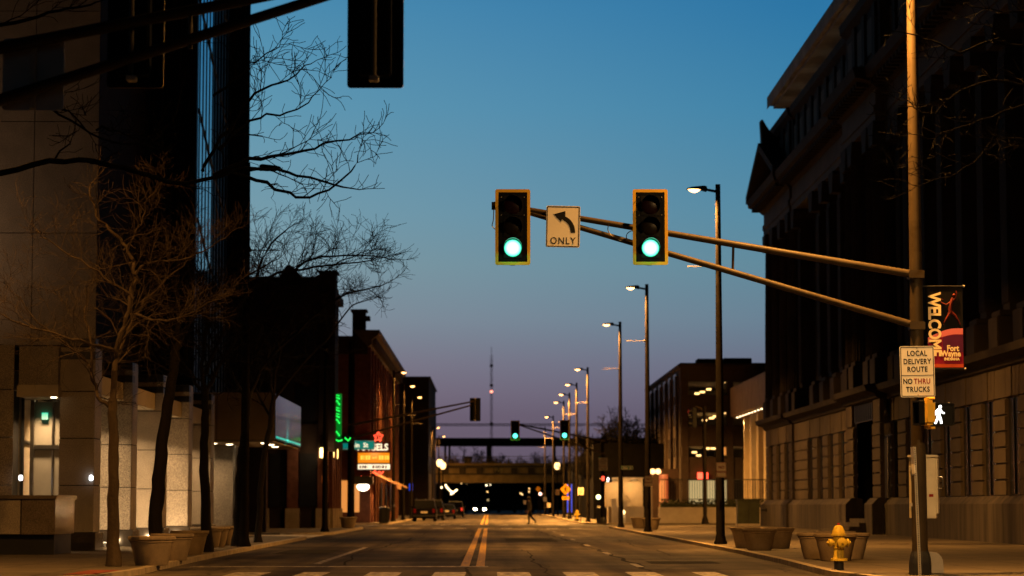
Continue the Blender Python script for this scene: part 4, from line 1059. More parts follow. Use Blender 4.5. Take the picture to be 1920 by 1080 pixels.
for y in win_y:
    f = fx(y)+1.0
    w_ = MB().box(f-.03, f-.005, y-.85, y+.85, 7.6, 14.6).build('window', M['glass'], ct, world=True)
    MB().box(f-.10, f-.033, y-.9, y+.9, 10.9, 11.7).box(f-.10, f-.033, y-.05, y+.05, 7.6, 10.88).build('spandrel', M['bronze'], w_, world=True)
# entablature, attic, cornice
en = MB(); fr = MB(); co = MB(); at = MB()
for a, b in segs:
    f = fx((a+b)/2); e = .006
    en.box(f-.02, f+1.1, a+e, b-e, 16.7, 17.05).box(f-.08, f+1.1, a+e, b-e, 17.053, 17.35)
    fr.box(f, f+1.1, a+e, b-e, 17.353, 18.0)
    co.prism([(f, 18.0), (f-.15, 18.1), (f-.25, 18.25), (f-.85, 18.4), (f-.95, 18.8), (f+1.1, 18.95), (f+1.1, 18.0)], a-(.3 if f < FX else 0), b+(.3 if f < FX else 0), 'y')
    y = a+.4
    while y < b-.3: co.box(f-.7, f-.2, y, y+.3, 18.12, 18.33); y += .75
    at.box(f+.22, f+.6, a+e, b-e, 18.95, 22.2)
    at.box(f+.10, f+.24, a+e, b-e, 18.96, 19.5)
    at.prism([(f+.22, 21.7), (f-.05, 21.95), (f-.1, 22.3), (f+.7, 22.4), (f+.7, 21.7)], a, b-.004, 'y')
    y = a+1.0
    while y < b-1.2:
        at.box(f+.10, f+.23, y-.35, y+.35, 19.5, 21.7); MB().box(f+.15, f+.232, y+.7, y+1.9, 19.8, 21.3).build('attic_panel', M['lime'], ct, world=True); y += 2.7
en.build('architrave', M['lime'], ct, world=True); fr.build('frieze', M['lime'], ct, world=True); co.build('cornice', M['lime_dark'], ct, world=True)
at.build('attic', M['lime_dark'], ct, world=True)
# pediment of the far pavilion, with a palmette on the ridge
f = FX-.12; ya, yb = PAV0-.5, PAV1+.8; ym = (ya+yb)/2
m = MB().prism([(ya+.6, 18.95), (yb-.6, 18.95), (ym, 20.55)], f-.02, f+2.2, 'x'); m.build('tympanum', M['lime'], ct, world=True)
m = MB()
for y0, y1 in ((ya, ym), (yb, ym)):
    d = Vector((y1-y0, 20.95-18.75)); n_ = Vector((-d.y, d.x)).normalized(); n_ = n_ if n_.y > 0 else -n_
    q = [(y0, 18.70), (y1, 20.90), (y1, 21.32), (y0-.0, 19.12)]
    m.prism(q, f-.95, f+3, 'x')
m.build('raking_cornice', M['lime_dark'], ct, world=True)
m = MB().prism([(f-.75, 20.9), (f-.78, 21.8), (f-.82, 22.55), (f-.72, 22.58), (f-.5, 22.2), (f-.3, 21.9), (f+.1, 21.6), (f+.9, 21.3), (f+.9, 20.9)], ym-.45, ym+.45, 'y'); m.build('ridge_ornament', M['lime_dark'], ct, world=True)
# rooftop storey under a deep slab
m = MB().box(17.9, 40, 50, 136.6, 22.2, 24.0); m.build('rooftop_wall', M['cream'], ct, world=True)
m = MB(); y = 52
while y < 135.5:
    m.box(17.86, 17.898, y, y+1.2, 22.5, 23.8); y += 1.75
m.build('rooftop_window', M['glass'], ct, world=True)
m = MB(); y = 51.5
while y < 136: m.box(17.55, 17.88, y-.10, y+.10, 22.2, 23.98); y += 1.75
m.build('rooftop_fin', M['cream'], ct, world=True)
m = MB().prism([(16.35, 24.15), (16.35, 24.0), (40, 24.0), (40, 25.25), (16.8, 25.25), (16.6, 25.12), (16.3, 25.05), (16.3, 24.95), (16.15, 24.9), (16.15, 24.15)], 50, 137.6, 'y')
y = 52
while y < 137: m.box(16.135, 16.149, y, y+2.9, 24.18, 24.87); y += 3.0
m.build('roof_slab', mat('pale_roof_slab', (.30, .285, .27), .8, var=.3, scale=.5), ct, world=True)
for y in range(60, 137, 5): lamp_light('rooftop_light', ct, Vector((17.0, y, 22.5))-Vector((20, 95, SW)), 1.6, (1, .72, .45), 2.0, rot=(R(0), R(165), 0), spread=175)
# entrance bay: recess, door, steps, cheek blocks
m = MB().box(FX+.2, FX+.75, DOOR0+.3, DOOR1-.3, 5.0, 5.5); m.build('entrance_lintel', M['lime_dark'], ct, world=True)
d_ = MB().box(FX+.68, FX+.74, DOOR0+1.1, DOOR1-1.1, .7, 4.2).build('door', M['bronze'], ct, world=True)
MB().box(FX+.60, FX+.677, 100.75, 100.85, .8, 4.1).tube([(FX+.55, 100.5, 1.5), (FX+.55, 100.5, 2.3)], .03, 6).build('handle', M['galv'], d_, world=True)
m = MB()
for k in range(4): m.box(FX-1.9+.42*k, FX+.75, DOOR0-.4+.06*k, DOOR1+.4-.06*k, SW+.15*k, SW+.15*(k+1)-.002)
m.build('entrance_steps', M['plinth'], ct, world=True)
m = MB().box(FX-.40, FX-.32, 98.3, 103.1, 4.72, 4.76)
for k in range(9): m.box(FX-.42, FX-.30, 98.4+k*.55, 98.58+k*.55, 4.74, 5.45)
m.build('transom_grille', M['bronze'], ct, world=True)
m = MB().lathe([(.05, 0), (.05, .22), (.08, .24), (.08, .34)], 10, (FX-.95, 134.4, 1.0), axis='x'); m.build('standpipe', M['black_metal'], ct, world=True)

# ------------------------------------------------------------------ low building with a lit overhang, across the crossing on the right
lb = bld('overhang_building', 'low building with a pale overhanging fascia and row of small lights', loc=(20, 168, SW))
OX = 18.1
m = MB().box(OX+.9, 40, 158, 181, SW, 8.0); m.build('wall', M['cream'], lb, world=True)
m = MB().prism([(OX, 7.9), (OX, 10.0), (OX+.4, 10.2), (40, 10.2), (40, 7.7), (OX+.8, 7.7)], 157.4, 181.4, 'y'); m.build('fascia', M['concrete_plain'], lb, world=True)
m = MB(); y = 158
while y < 181: m.lathe([(.06, 0), (.05, -.04)], 8, (OX+.38, y, 7.79)); y += 2.0
m.build('soffit_lamp', M['down_glow'], lb, world=True)
for y in (160, 164.5, 169, 174, 179): MB().box(OX+.86, OX+.898, y, y+1.6, 4.6, 7.3).build('window', M['glass'], lb, world=True)
for y in (159.5, 163.5, 168, 172.5, 177): MB().box(OX+.55, OX+.9, y-.25, y+.25, SW, 7.7).build('pilaster', M['cream'], lb, world=True)
for y in (161, 169, 177): lamp_light('soffit_light', lb, Vector((OX+.35, y, 7.5))-Vector((20, 168, SW)), 55, (1, .56, .2), .2, spread=150)

# ------------------------------------------------------------------ parking garage
pg = bld('parking_garage', 'brown concrete parking garage with lit open decks behind the right lamp poles', loc=(22, 190, SW))
GX, GY0, GY1 = 14.45, 182.5, 222
zz = [Z(v, GY0) for v in (935, 900, 857, 837, 797, 773, 740, 715, 680)]
m = MB()
m.box(GX, 60, GY0, GY1, zz[7], zz[8]); m.box(GX, 60, GY0, GY0+.6, zz[5], zz[6]); m.box(GX, 60, GY0, GY0+.6, zz[3], zz[4]); m.box(GX, 60, GY0, GY0+.6, zz[1], zz[2])
m.box(GX, GX+.6, GY0+.6, GY1, SW, zz[7]); m.box(GX-.15, 60, GY0-.15, GY1, zz[8]-.35, zz[8]-.1)
m.build('wall', M['garage'], pg, world=True)
m = MB()
for u0, u1 in ((1277, 1290), (1362, 1374)): m.box(X(u0, GY0)+.02, X(u1, GY0), GY0-.12, GY0+.9, SW, zz[7])
m.build('pier', M['garage'], pg, world=True)
m = MB()
for a, b in ((1, 2), (3, 4), (5, 6)): m.box(GX+.6, 60, GY0+.62, GY1-.3, zz[a]+.05, zz[b]-.9)
m.box(GX+.6, 60, GY0+14, GY0+14.4, SW, zz[7]); m.build('deck_slab', M['garage_in'], pg, world=True)
m = MB(); y = GY0+2
while y < GY1-2: m.box(GX-.22, GX-.002, y, y+.9, SW, zz[8]-.9); y += 5.6
m.build('fin', M['garage'], pg, world=True)
m = MB(); y = GY0+4
while y < GY1-3:
    for a, b in ((2, 3), (4, 5), (6, 7)): MB().box(GX-.03, GX-.002, y, y+2.6, zz[a]+.1, zz[b]+.8).build('side_opening', M['glass'], pg, world=True)
    y += 5.6
for (u, v, dy) in ((1307, 738, 2), (1317, 735, 4.5), (1329, 730, 7), (1338, 724, 9), (1363, 716, 1.5), (1321, 788, 3), (1334, 784, 6), (1341, 781, 8), (1363, 774, 1.5), (1302, 848, 3), (1310, 854, 8), (1326, 841, 4), (1337, 841, 2)):
    c = P(u, v, GY0+dy); MB().box(c.x-.17, c.x+.17, c.y-.2, c.y+.2, c.z-.06, c.z+.06).build('deck_lamp', M['lamp_glow_soft'], pg, world=True)
for k, (zl, pw_) in enumerate(((zz[7]-.6, 170), (zz[5]-.5, 160), (zz[3]-.5, 130))):
    for xx in (17, 22): lamp_light('deck_light', pg, Vector((xx, GY0+6, zl))-Vector((22, 190, SW)), pw_, (1, .62, .25), .4, spread=170)
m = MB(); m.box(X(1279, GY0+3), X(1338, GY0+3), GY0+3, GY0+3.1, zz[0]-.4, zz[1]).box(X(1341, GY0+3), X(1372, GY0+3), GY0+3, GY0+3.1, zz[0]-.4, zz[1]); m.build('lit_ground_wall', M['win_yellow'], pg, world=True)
m = MB(); c = P(1408, 845, GY0+1); m.box(c.x-.4, c.x+.4, c.y, c.y+.1, c.z-.35, c.z+.35); c = P(1354, 846, GY0+1); m.box(c.x-.3, c.x+.3, c.y, c.y+.1, c.z-.3, c.z+.3); m.build('lit_opening', M['win_orange'], pg, world=True)
m = MB(); m.box(X(1307, 182), X(1341, 182)-.6, 182.05, 182.3, Z(898, 182), Z(886, 182)); m.build('red_lit_sign', M['red_glow'], pg, world=True)
for xx, w, h in ((16.0, 1.8, .5), (18.0, 2.2, .55), (21.5, 2.4, .5)): MB().box(xx, xx+w, GY0+3, GY0+5, zz[8], zz[8]+h).build('roof_unit', M['roof'], pg, world=True, bevel=.05)
pc = None
# orange lit doorway by the garage side
od = bld('lit_kiosk', 'small dark kiosk with orange red lit column near the garage corner', 'kiosk', (12.6, 176, SW))
m = MB(); m.box(11.9, 13.8, 176.4, 179, SW, 3.9); m.build('wall', M['brick_dark'], od, world=True)
m = MB(); c = X(1243, 176); m.lathe([(.32, 0), (.32, 2.6)], 12, (c, 176, .9)); m.build('lit_column', glow('orange_red_column', (1, .13, .03), .45), od, world=True)
for u in (1223, 1233): MB().lathe([(.02, -.2), (.18, -.12), (.21, 0), (.15, .15), (.03, .2)], 10, (X(u, 175.5), 175.5, Z(884, 175.5))).build('globe_lamp', glow('orange_globe', (1, .50, .18), 4), od, world=True)
lamp_light('kiosk_light', od, Vector((X(1233, 175), 174.9, 3.6))-Vector((12.6, 176, SW)), 60, (1, .35, .1), .3, kind='POINT')

# ------------------------------------------------------------------ walls, hedge, fence beyond the crossing on the right
rw = tag(MB().prism([(11.2, SW), (11.2, Z(951, 160)), (60, Z(951, 160)), (60, SW)], 160, 160.5, 'y').build('retaining_wall', M['concrete_plain'], None), 'long low beige retaining wall below the hedge', 'wall')
rng = random.Random(4)
m = MB()
for k in range(5200):
    x = rng.uniform(11.4, 40); y = rng.uniform(160.6, 162.2); z = Z(951, 160)+rng.uniform(0, .55)*rng.uniform(.5, 1)
    s_ = rng.uniform(.03, .07); q = Euler((rng.uniform(0, 3), rng.uniform(0, 3), rng.uniform(0, 3))).to_matrix()
    m.add([Vector((x, y, z))+q @ Vector(p_) for p_ in ((-s_, -s_, 0), (s_, -s_, 0), (s_, s_, 0), (-s_, s_, 0))], [(0, 1, 2, 3)])
m.box(11.4, 40, 160.7, 162.1, .2, Z(951, 160)+.22)
tag(m.build('hedge', M['hedge'], None), 'dark clipped hedge on top of the low beige wall', 'hedge')
m = MB(); x = 11.6; z0 = Z(938, 163)
m.box(11.5, 30, 163, 163.05, z0+1.35, z0+1.42).box(11.5, 30, 163, 163.05, z0+.05, z0+.1)
while x < 30: m.box(x, x+.03, 163, 163.04, z0, z0+1.35); x += .17
m.box(11.5, 30, 163.2, 163.25, .1, .2); tag(m.build('railing', M['black_metal'], None), 'black picket railing behind the hedge, against the lit garage wall', 'railing')
bx = bld('beige_annex', 'windowless beige annex wall behind the second near lamp pole', 'building', (9, 166, SW))
m = MB(); m.box(X(1134, 166), X(1204, 166), 166, 172, SW, Z(897, 166)); m.build('wall', M['cream'], bx, world=True)
m = MB(); m.box(X(1134, 166)-.1, X(1204, 166)+.1, 165.9, 172.1, Z(897, 166), Z(895, 166)); m.build('coping', M['concrete_plain'], bx, world=True)
bl_ = thing('bollard_lamp', 'small lit bollard lamp glowing beside the white stair block', 'lamp', (X(1168, 159.4), 159.4, SW))
MB().lathe([(.12, 0), (.10, .55), (.10, .60)], 12).build('post', M['galv'], bl_, smooth=True); MB().lathe([(.10, .60), (.13, .70), (.10, .80), (.02, .84)], 12).build('lens', M['lamp_glow_soft'], bl_, smooth=True)
lamp_light('lamp_light', bl_, (0, -.3, .9), 45, WARM, .15, kind='POINT')
for u in (1150, 1188):  # two wash lights added to brighten the annex wall, fixtures invented
    wm = MB().box(X(u, 165.8)-.25, X(u, 165.8)+.25, 165.55, 165.9, Z(897, 166)-.16, Z(897, 166)-.08).build('added_wash_box', M['black_metal'], bx, world=True)
    lamp_light('wall_wash', wm, Vector((X(u, 165), 164.9, Z(897, 166)-.1))-Vector((9, 166, SW)), 34, (1, .52, .17), .4, rot=(R(30), 0, 0), spread=165)
fl = bld('stair_block', 'low white stair block with sloping handrail beside the beige annex', 'stair', (9.5, 162, SW))
m = MB(); m.box(X(1140, 162), X(1206, 162), 162, 164, SW, Z(950, 162)); m.box(X(1145, 161.8), X(1155, 161.8), 161.6, 162, SW, Z(935, 162)).box(X(1166, 161.8), X(1174, 161.8), 161.6, 162, SW, Z(938, 162)); m.build('block', M['concrete_plain'], fl, world=True)
m = MB(); m.tube([P(1168, 921, 161.9), P(1190, 950, 161.9)], .03, 6).tube([P(1168, 928, 161.9), P(1186, 953, 161.9)], .02, 6)
for k in range(8): a = P(1168, 921, 161.9).lerp(P(1190, 950, 161.9), k/7); m.tube([a, (a.x, a.y, a.z-.6)], .012, 5)
m.build('handrail', M['galv'], fl, world=True)
# dark embankment and the bridge abutment on the right
em = MB(); em.prism([(8.6, 200), (40, 200), (40, 345), (10.4, 345), (9.4, 260)], SW, Z(832, 200), 'z')
tag(em.build('embankment_wall', M['black_wall'], None), 'black embankment wall on the right leading to the railway bridge', 'wall')

# ------------------------------------------------------------------ railway bridges
rb = bld('railway_bridge', 'wide concrete railway bridge over the street with railing on its deck', 'bridge', (0, 345, SW))
YB = 345
x0, x1 = -22, 24
m = MB().box(x0, x1, YB, YB+9, Z(905, YB), Z(889, YB)).box(x0, x1, YB+.25, YB+9, Z(889, YB), Z(870, YB)); m.build('girder', M['bridge_concrete'], rb, world=True)
m = MB(); x = x0+.6
while x < x1: m.box(x, x+.9, YB-.02, YB+.26, Z(888, YB), Z(877, YB)); x += 2.45
m.box(x0, x1, YB-.12, YB+.26, Z(890, YB), Z(887.5, YB)).box(x0, x1, YB-.15, YB+.26, Z(876, YB), Z(873, YB)); m.build('girder_bracing', mat('dark_bridge_steel', (.05, .04, .025), .7, var=.3), rb, world=True)
m = MB().box(x0, x1, YB-.1, YB+9, Z(873, YB)+.003, Z(868, YB)); m.build('deck_edge', M['bridge_concrete'], rb, world=True)
m = MB()
for v in (856, 861, 865): m.box(x0, x1, YB-.04, YB+.02, Z(v, YB)-.04, Z(v, YB)+.04)
x = x0
while x < x1: m.box(x, x+.09, YB-.05, YB+.03, Z(868, YB), Z(855, YB)); x += 1.9
m.build('railing', M['rust'], rb, world=True)
m = MB().box(x0, -11.2, YB-.5, YB+9.5, SW, Z(905, YB)-.003).box(11.6, x1, YB-.5, YB+9.5, SW, Z(905, YB)-.003); m.build('abutment', M['brick_dark'], rb, world=True)
m = MB().box(X(870, YB), X(885, YB), YB+.5, YB+1.2, Z(868, YB), Z(856, YB)); m.build('relay_box', M['black_metal'], rb, world=True)
text('lettering', 'FW', .8, mat('faded_bridge_lettering', (.30, .26, .12), .8), rb, (X(935, YB), YB-.03-YB, Z(882, YB)-SW))
for xx, pw_ in ((-6, 11), (2, 18), (8, 11)): lamp_light('bridge_light', rb, (xx, -5.5, 6.2), pw_, (1, .62, .18), .5, rot=(R(80), 0, 0), spread=170)
for xx in (-6, 2, 8): MB().tube([(xx, 0, 8.0), (xx, -5.3, 7.9)], .05, 6).box(xx-.2, xx+.2, -5.75, -5.2, 7.75, 7.95).build('bridge_lamp', M['pole_dark'], rb)
ub = bld('platform_canopy', 'thin black canopy roof on columns above the railway bridge', 'canopy', (0, 358, SW))
YU = 358
m = MB().box(-26, 26, YU, YU+7, Z(835, YU), Z(821, YU)); m.build('roof', M['roof'], ub, world=True)
for u in (755, 843, 835, 920, 1040): MB().box(X(u, YU)-.16, X(u, YU)+.16, YU+.5, YU+.9, Z(868, YU)-.8, Z(835, YU)-.003).build('column', M['black_metal'], ub, world=True)
MB().box(X(912, YU), X(918, YU), YU+1, YU+2, Z(868, YU)-.8, Z(835, YU)-.003).build('column', M['black_metal'], ub, world=True)
m = MB().box(-26, 26, YU, YU+7, Z(872, YU), Z(868, YU)); m.build('platform', M['roof'], ub, world=True)
m = MB().box(-26, -12, YU-.2, YU+7.3, SW, Z(872, YU)-.003).box(12, 26, YU-.2, YU+7.3, SW, Z(872, YU)-.003); m.build('abutment', M['brick_dark'], ub, world=True)
# far tree belt and dark end of the street
fb = MB()
rng = random.Random(9)
pts = [(-60, 0)]
tag(MB().prism([(-90, .02), (-90, 9), (-50, 8), (-20, 7), (20, 7.4), (60, 9), (90, 8), (90, .02)], 640, 650, 'y').build('far_woodland', M['hedge'], None), kind='stuff')
# radio mast
rm = thing('radio_mast', 'thin radio mast with a red light against the dusk sky', 'radio mast', (X(921.5, 1500), 1500, -.5))
h = Z(664, 1500)
m = MB(); w = .75
for sx, sy in ((-1, -1), (1, -1), (0, 1)): m.tube([(sx*w, sy*w, 0), (sx*w*.8, sy*w*.8, h)], .11, 4)
k = 0; z = 0
while z < h-3:
    a = (-1) ** k; m.tube([(-w*a, -w, z), (w*a, -w, z+3)], .07, 4); m.tube([(0, w, z), (w*a, -w, z+3)], .07, 4); z += 3; k += 1
m.tube([(0, 0, h), (0, 0, h+5)], .14, 4)
for zz_ in (h*.30, h*.55, h*.80, h*.93): m.box(-1.0, 1.0, -.8, .8, zz_-.8, zz_+.8)
m.build('lattice', mat('faded_mast_steel', (.10, .06, .05), .7), rm)
MB().lathe([(.05, -.8), (.7, -.5), (.85, 0), (.7, .5), (.05, .8)], 10, (0, -1.4, Z(733, 1500))).build('red_lamp', glow('red_mast_lamp', (1, .25, .15), 4), rm)
pwl = thing('power_line', 'pair of thin overhead wires crossing above the railway bridge', 'power line', (0, 420, 0))
m = MB()
for v in (794, 797): m.tube([(-60, 0, Z(v, 420)), (0, 0, Z(v+1, 420)), (60, 0, Z(v, 420))], .07, 4)
m.build('wire', M['black_metal'], pwl)
m = MB().tube([(-60, 0, 0), (-60, 0, 17)], .2, 6).tube([(60, 0, 0), (60, 0, 17)], .2, 6); m.build('pole', M['black_metal'], pwl)

# ------------------------------------------------------------------ bare trees
def grow(mb, rng, p, d, ln, r, lvl, maxl, dens=1.0, droop=0.0, nseg=None, minr=.0035):
    n = nseg or (6, 5, 4, 3, 2)[min(lvl, 4)]
    pts = [Vector(p)]; d = Vector(d).normalized(); step = ln/n
    dirs = [d]
    for k in range(n):
        w = .20 if lvl < 2 else .30
        d = (d+Vector((rng.gauss(0, w), rng.gauss(0, w), rng.gauss(0, w)+(.06-droop if lvl > 0 else .04)))).normalized()
        pts.append(pts[-1]+d*step); dirs.append(d)
    radii = [max(minr, r*(1-.72*k/n)) for k in range(n+1)]
    mb.tube(pts, radii, (7, 5, 4, 3, 3)[min(lvl, 4)], cap=False, mi=0)
    if lvl >= maxl: return
    limb_children(mb, rng, pts, radii, lvl, ln, maxl, dens, droop, minr)
def limb_children(mb, rng, pts, radii, lvl, ln, maxl, dens, droop, minr=.0035, t0=.18):
    cnt = max(2, round((7, 7, 6, 4)[min(lvl, 3)]*dens)); m = len(pts)-1
    side = rng.choice((-1, 1)); ph = rng.uniform(0, 2*PI)
    for k in range(cnt):
        t = t0+(1-t0)*(k+rng.uniform(.1, .9))/cnt; t = min(t, .99)
        i = int(t*m); f = t*m-i; q = pts[i].lerp(pts[i+1], f); d0 = (pts[i+1]-pts[i]).normalized()
        a = Vector((rng.gauss(0, 1), rng.gauss(0, 1), rng.gauss(0, .6)+.35)); a = (a-d0*a.dot(d0)).normalized()
        ang = R(rng.uniform(28, 62)); d = d0*math.cos(ang)+a*math.sin(ang)
        l2 = max(.28, ln*rng.uniform(.42, .78)*(1.0-.30*t)); rr = radii[i]*(1-f)+radii[i+1]*f
        grow(mb, rng, q, d, l2, max(minr, rr*rng.uniform(.34, .52)), lvl+1, maxl, dens, droop, None, minr)
    grow(mb, rng, pts[-1], pts[-1]-pts[-2], ln*.35, radii[-1]*.9, lvl+1, maxl, dens, droop, None, minr)
def smooth_path(pts, k=4):
    pts = [Vector(p) for p in pts]; out_ = []
    for i in range(len(pts)-1):
        p0 = pts[max(i-1, 0)]; p1 = pts[i]; p2 = pts[i+1]; p3 = pts[min(i+2, len(pts)-1)]
        for j in range(k):
            t = j/k; out_.append(.5*((2*p1)+(-p0+p2)*t+(2*p0-5*p1+4*p2-p3)*t*t+(-p0+3*p1-3*p2+p3)*t**3))
    out_.append(pts[-1]); return out_
M['bark_black'] = mat('unlit_black_bark', (.0035, .003, .0025), .95, spec=.02)  # blackened bark copy, so that these branches look unlit near lamps
M['bark_dark'] = mat('shaded_bark', (.009, .007, .005), .9, var=.35, scale=5, bump=.9, bscale=16, streak=.2); M['twig_dark'] = mat('shaded_twigs', (.008, .006, .0045), .8, var=.3, scale=3)  # darkened copies of bark and twig; the shade is put into the colour
def tree(label, base, trunk, limbs, seed, r0=.14, maxl=3, dens=1.0, droop=.02, minr=.0035, auto=0, crown_r=2.8, group='bare street trees', dark=True):
    """trunk: points from the ground; limbs: [(points, r)] main limbs given by hand; auto: extra limbs grown from the fork"""
    rng = random.Random(seed)
    t = thing('bare_tree', label, 'tree', base, group=group)
    off = Vector(base)
    tp = [p-off for p in smooth_path(trunk)]
    n = len(tp)
    tp = [p+Vector((rng.gauss(0, .012), rng.gauss(0, .012), 0)) if 0 < i < n-1 else p for i, p in enumerate(tp)]
    tr = [r0*(1.35 if i == 0 else 1.1 if i == 1 else 1-.42*i/n)*rng.uniform(.95, 1.07) for i in range(n)]
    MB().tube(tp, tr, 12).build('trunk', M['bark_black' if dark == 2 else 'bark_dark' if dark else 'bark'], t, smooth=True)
    mb = MB()
    for pts, r in limbs:
        pp = [p-off for p in smooth_path(pts)]
        pp = [p+Vector((rng.gauss(0, .02), rng.gauss(0, .03), rng.gauss(0, .02))) if i else p for i, p in enumerate(pp)]
        m = len(pp); rr = [r*(1-.78*i/m) for i in range(m)]
        mb.tube(pp, rr, 8, cap=False)
        ln = sum((pp[i+1]-pp[i]).length for i in range(m-1))
        limb_children(mb, rng, pp, rr, 1, min(ln*.75, crown_r), maxl, dens*1.35, droop, minr, .12)
    f = tp[-1]; fr = tr[-1]
    for k in range(auto):
        a = 2*PI*k/auto+rng.uniform(-.4, .4); el = R(rng.uniform(25, 70))
        grow(mb, rng, f-Vector((0, 0, rng.uniform(0, .5))), (math.cos(a)*math.cos(el), math.sin(a)*math.cos(el), math.sin(el)), crown_r*rng.uniform(.9, 1.25), fr*rng.uniform(.55, .75), 0, maxl, dens, droop, None, minr)
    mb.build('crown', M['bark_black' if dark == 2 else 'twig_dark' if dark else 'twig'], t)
    return t
def pp_(Y, *uv): return [P(u, v, Y+dy) for u, v, dy in [(q+(0,))[:3] for q in uv]]
# 1: orange-lit tree at the near left pavement corner
Y = 46.2; b = P(213, 1058, Y); b.z = SW
tree('nearest bare tree on the left pavement, trunk lit orange before the granite building', b,
     [b]+pp_(Y, (212, 960), (213, 860), (211, 790), (210, 745)),
     [(pp_(Y, (211, 760), (214, 700), (224, 640), (242, 580), (252, 505), (238, 465), (205, 430), (178, 395), (165, 350)), 0.0638),
      (pp_(Y, (210, 765), (185, 745), (172, 700), (168, 640), (160, 590, .5), (165, 540, 1)), 0.0413),
      (pp_(Y, (215, 690), (240, 620, .3), (262, 575, .8), (300, 535, 1.2), (350, 490, 1.5)), 0.0375),
      (pp_(Y, (252, 520), (275, 495), (330, 488), (380, 470), (430, 440)), 0.0300),
      (pp_(Y, (250, 560), (215, 530), (150, 490), (90, 450), (65, 430)), 0.0263),
      (pp_(Y, (220, 660), (150, 640, -.4), (80, 620, -.6), (20, 600, -.8), (-60, 560, -1)), 0.0300),
      (pp_(Y, (245, 590), (300, 600, -.6), (350, 590, -.9), (400, 560, -1)), 0.0263),
      (pp_(Y, (170, 690), (120, 640), (60, 590), (20, 540)), 0.0225),
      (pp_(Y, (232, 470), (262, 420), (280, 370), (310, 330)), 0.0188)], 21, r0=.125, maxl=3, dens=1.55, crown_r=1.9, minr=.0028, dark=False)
# 2..6: the row behind, mostly black
Y = 52.4; b = P(288, 1046, Y); b.z = SW
tree('dark leaning bare tree rising behind the nearest left planter', b, [b]+pp_(Y, (292, 960), (301, 880), (304, 820), (318, 740), (328, 660)),
     [(pp_(Y, (328, 665), (336, 600), (330, 520), (345, 430)), .07), (pp_(Y, (328, 670), (352, 610, .4), (392, 560, .8), (440, 525, 1.2), (500, 500, 1.4)), .06),
      (pp_(Y, (330, 640), (290, 590, .6), (262, 530, 1), (235, 470, 1.2)), .05), (pp_(Y, (322, 700), (270, 670, -.6), (215, 660, -1)), .035)], 22, r0=.165, maxl=3, dens=1.5, crown_r=1.8, minr=.0045)
Y = 60.5; b = P(388, 1028, Y); b.z = SW
tree('dark bare tree with knobbly trunk between the second and third left planter groups', b, [b]+pp_(Y, (386, 960), (384, 900), (383, 830), (386, 770), (384, 730)),
     [(pp_(Y, (384, 735), (378, 680), (388, 600), (380, 520)), .06), (pp_(Y, (386, 740), (412, 680, .4), (460, 620, .6), (520, 575, .8), (590, 560, 1)), .06),
      (pp_(Y, (384, 740), (350, 690, .5), (322, 640, .8), (300, 580, 1)), .045), (pp_(Y, (386, 700), (430, 600, -1), (500, 520, -1.2), (590, 500, -1.3), (690, 490, -1.4)), .055)], 23, r0=.14, maxl=3, dens=1.7, crown_r=2.0, minr=.0055)
Y = 69.0; b = P(446, 1019, Y); b.z = SW
tree('dark bare tree standing just behind the unlit lamp pole', b, [b]+pp_(Y, (447, 950), (452, 880), (460, 800), (466, 740)),
     [(pp_(Y, (464, 750), (462, 650), (470, 560), (500, 470), (540, 430)), .07), (pp_(Y, (466, 745), (500, 680, .5), (560, 620, .8), (630, 560, .9), (715, 535, 1)), .065),
      (pp_(Y, (465, 760), (430, 690, .5), (400, 640, .5), (370, 560, .8)), .05), (pp_(Y, (464, 700), (500, 590, -.6), (560, 500, -.9), (620, 480, -1), (720, 482, -1.2)), .06),
      (pp_(Y, (466, 690), (540, 570), (620, 500), (690, 470)), .04)], 24, r0=.15, maxl=3, dens=1.7, crown_r=2.4, minr=.006)
Y = 76.0; b = P(484, 1015, Y); b.z = SW
tree('slim dark bare tree leaning right in front of the canopy wing', b, [b]+pp_(Y, (487, 950), (492, 880), (505, 800), (514, 740)),
     [(pp_(Y, (512, 745), (520, 680), (545, 600), (580, 540)), .055), (pp_(Y, (514, 750), (560, 690, .4), (610, 640, .6), (660, 575, .8), (700, 560, 1)), .05),
      (pp_(Y, (506, 780), (470, 710, .4), (450, 640, .6)), .045), (pp_(Y, (512, 740), (500, 650), (480, 560), (490, 480)), .045)], 25, r0=.11, maxl=3, dens=1.5, crown_r=2.2, minr=.006)
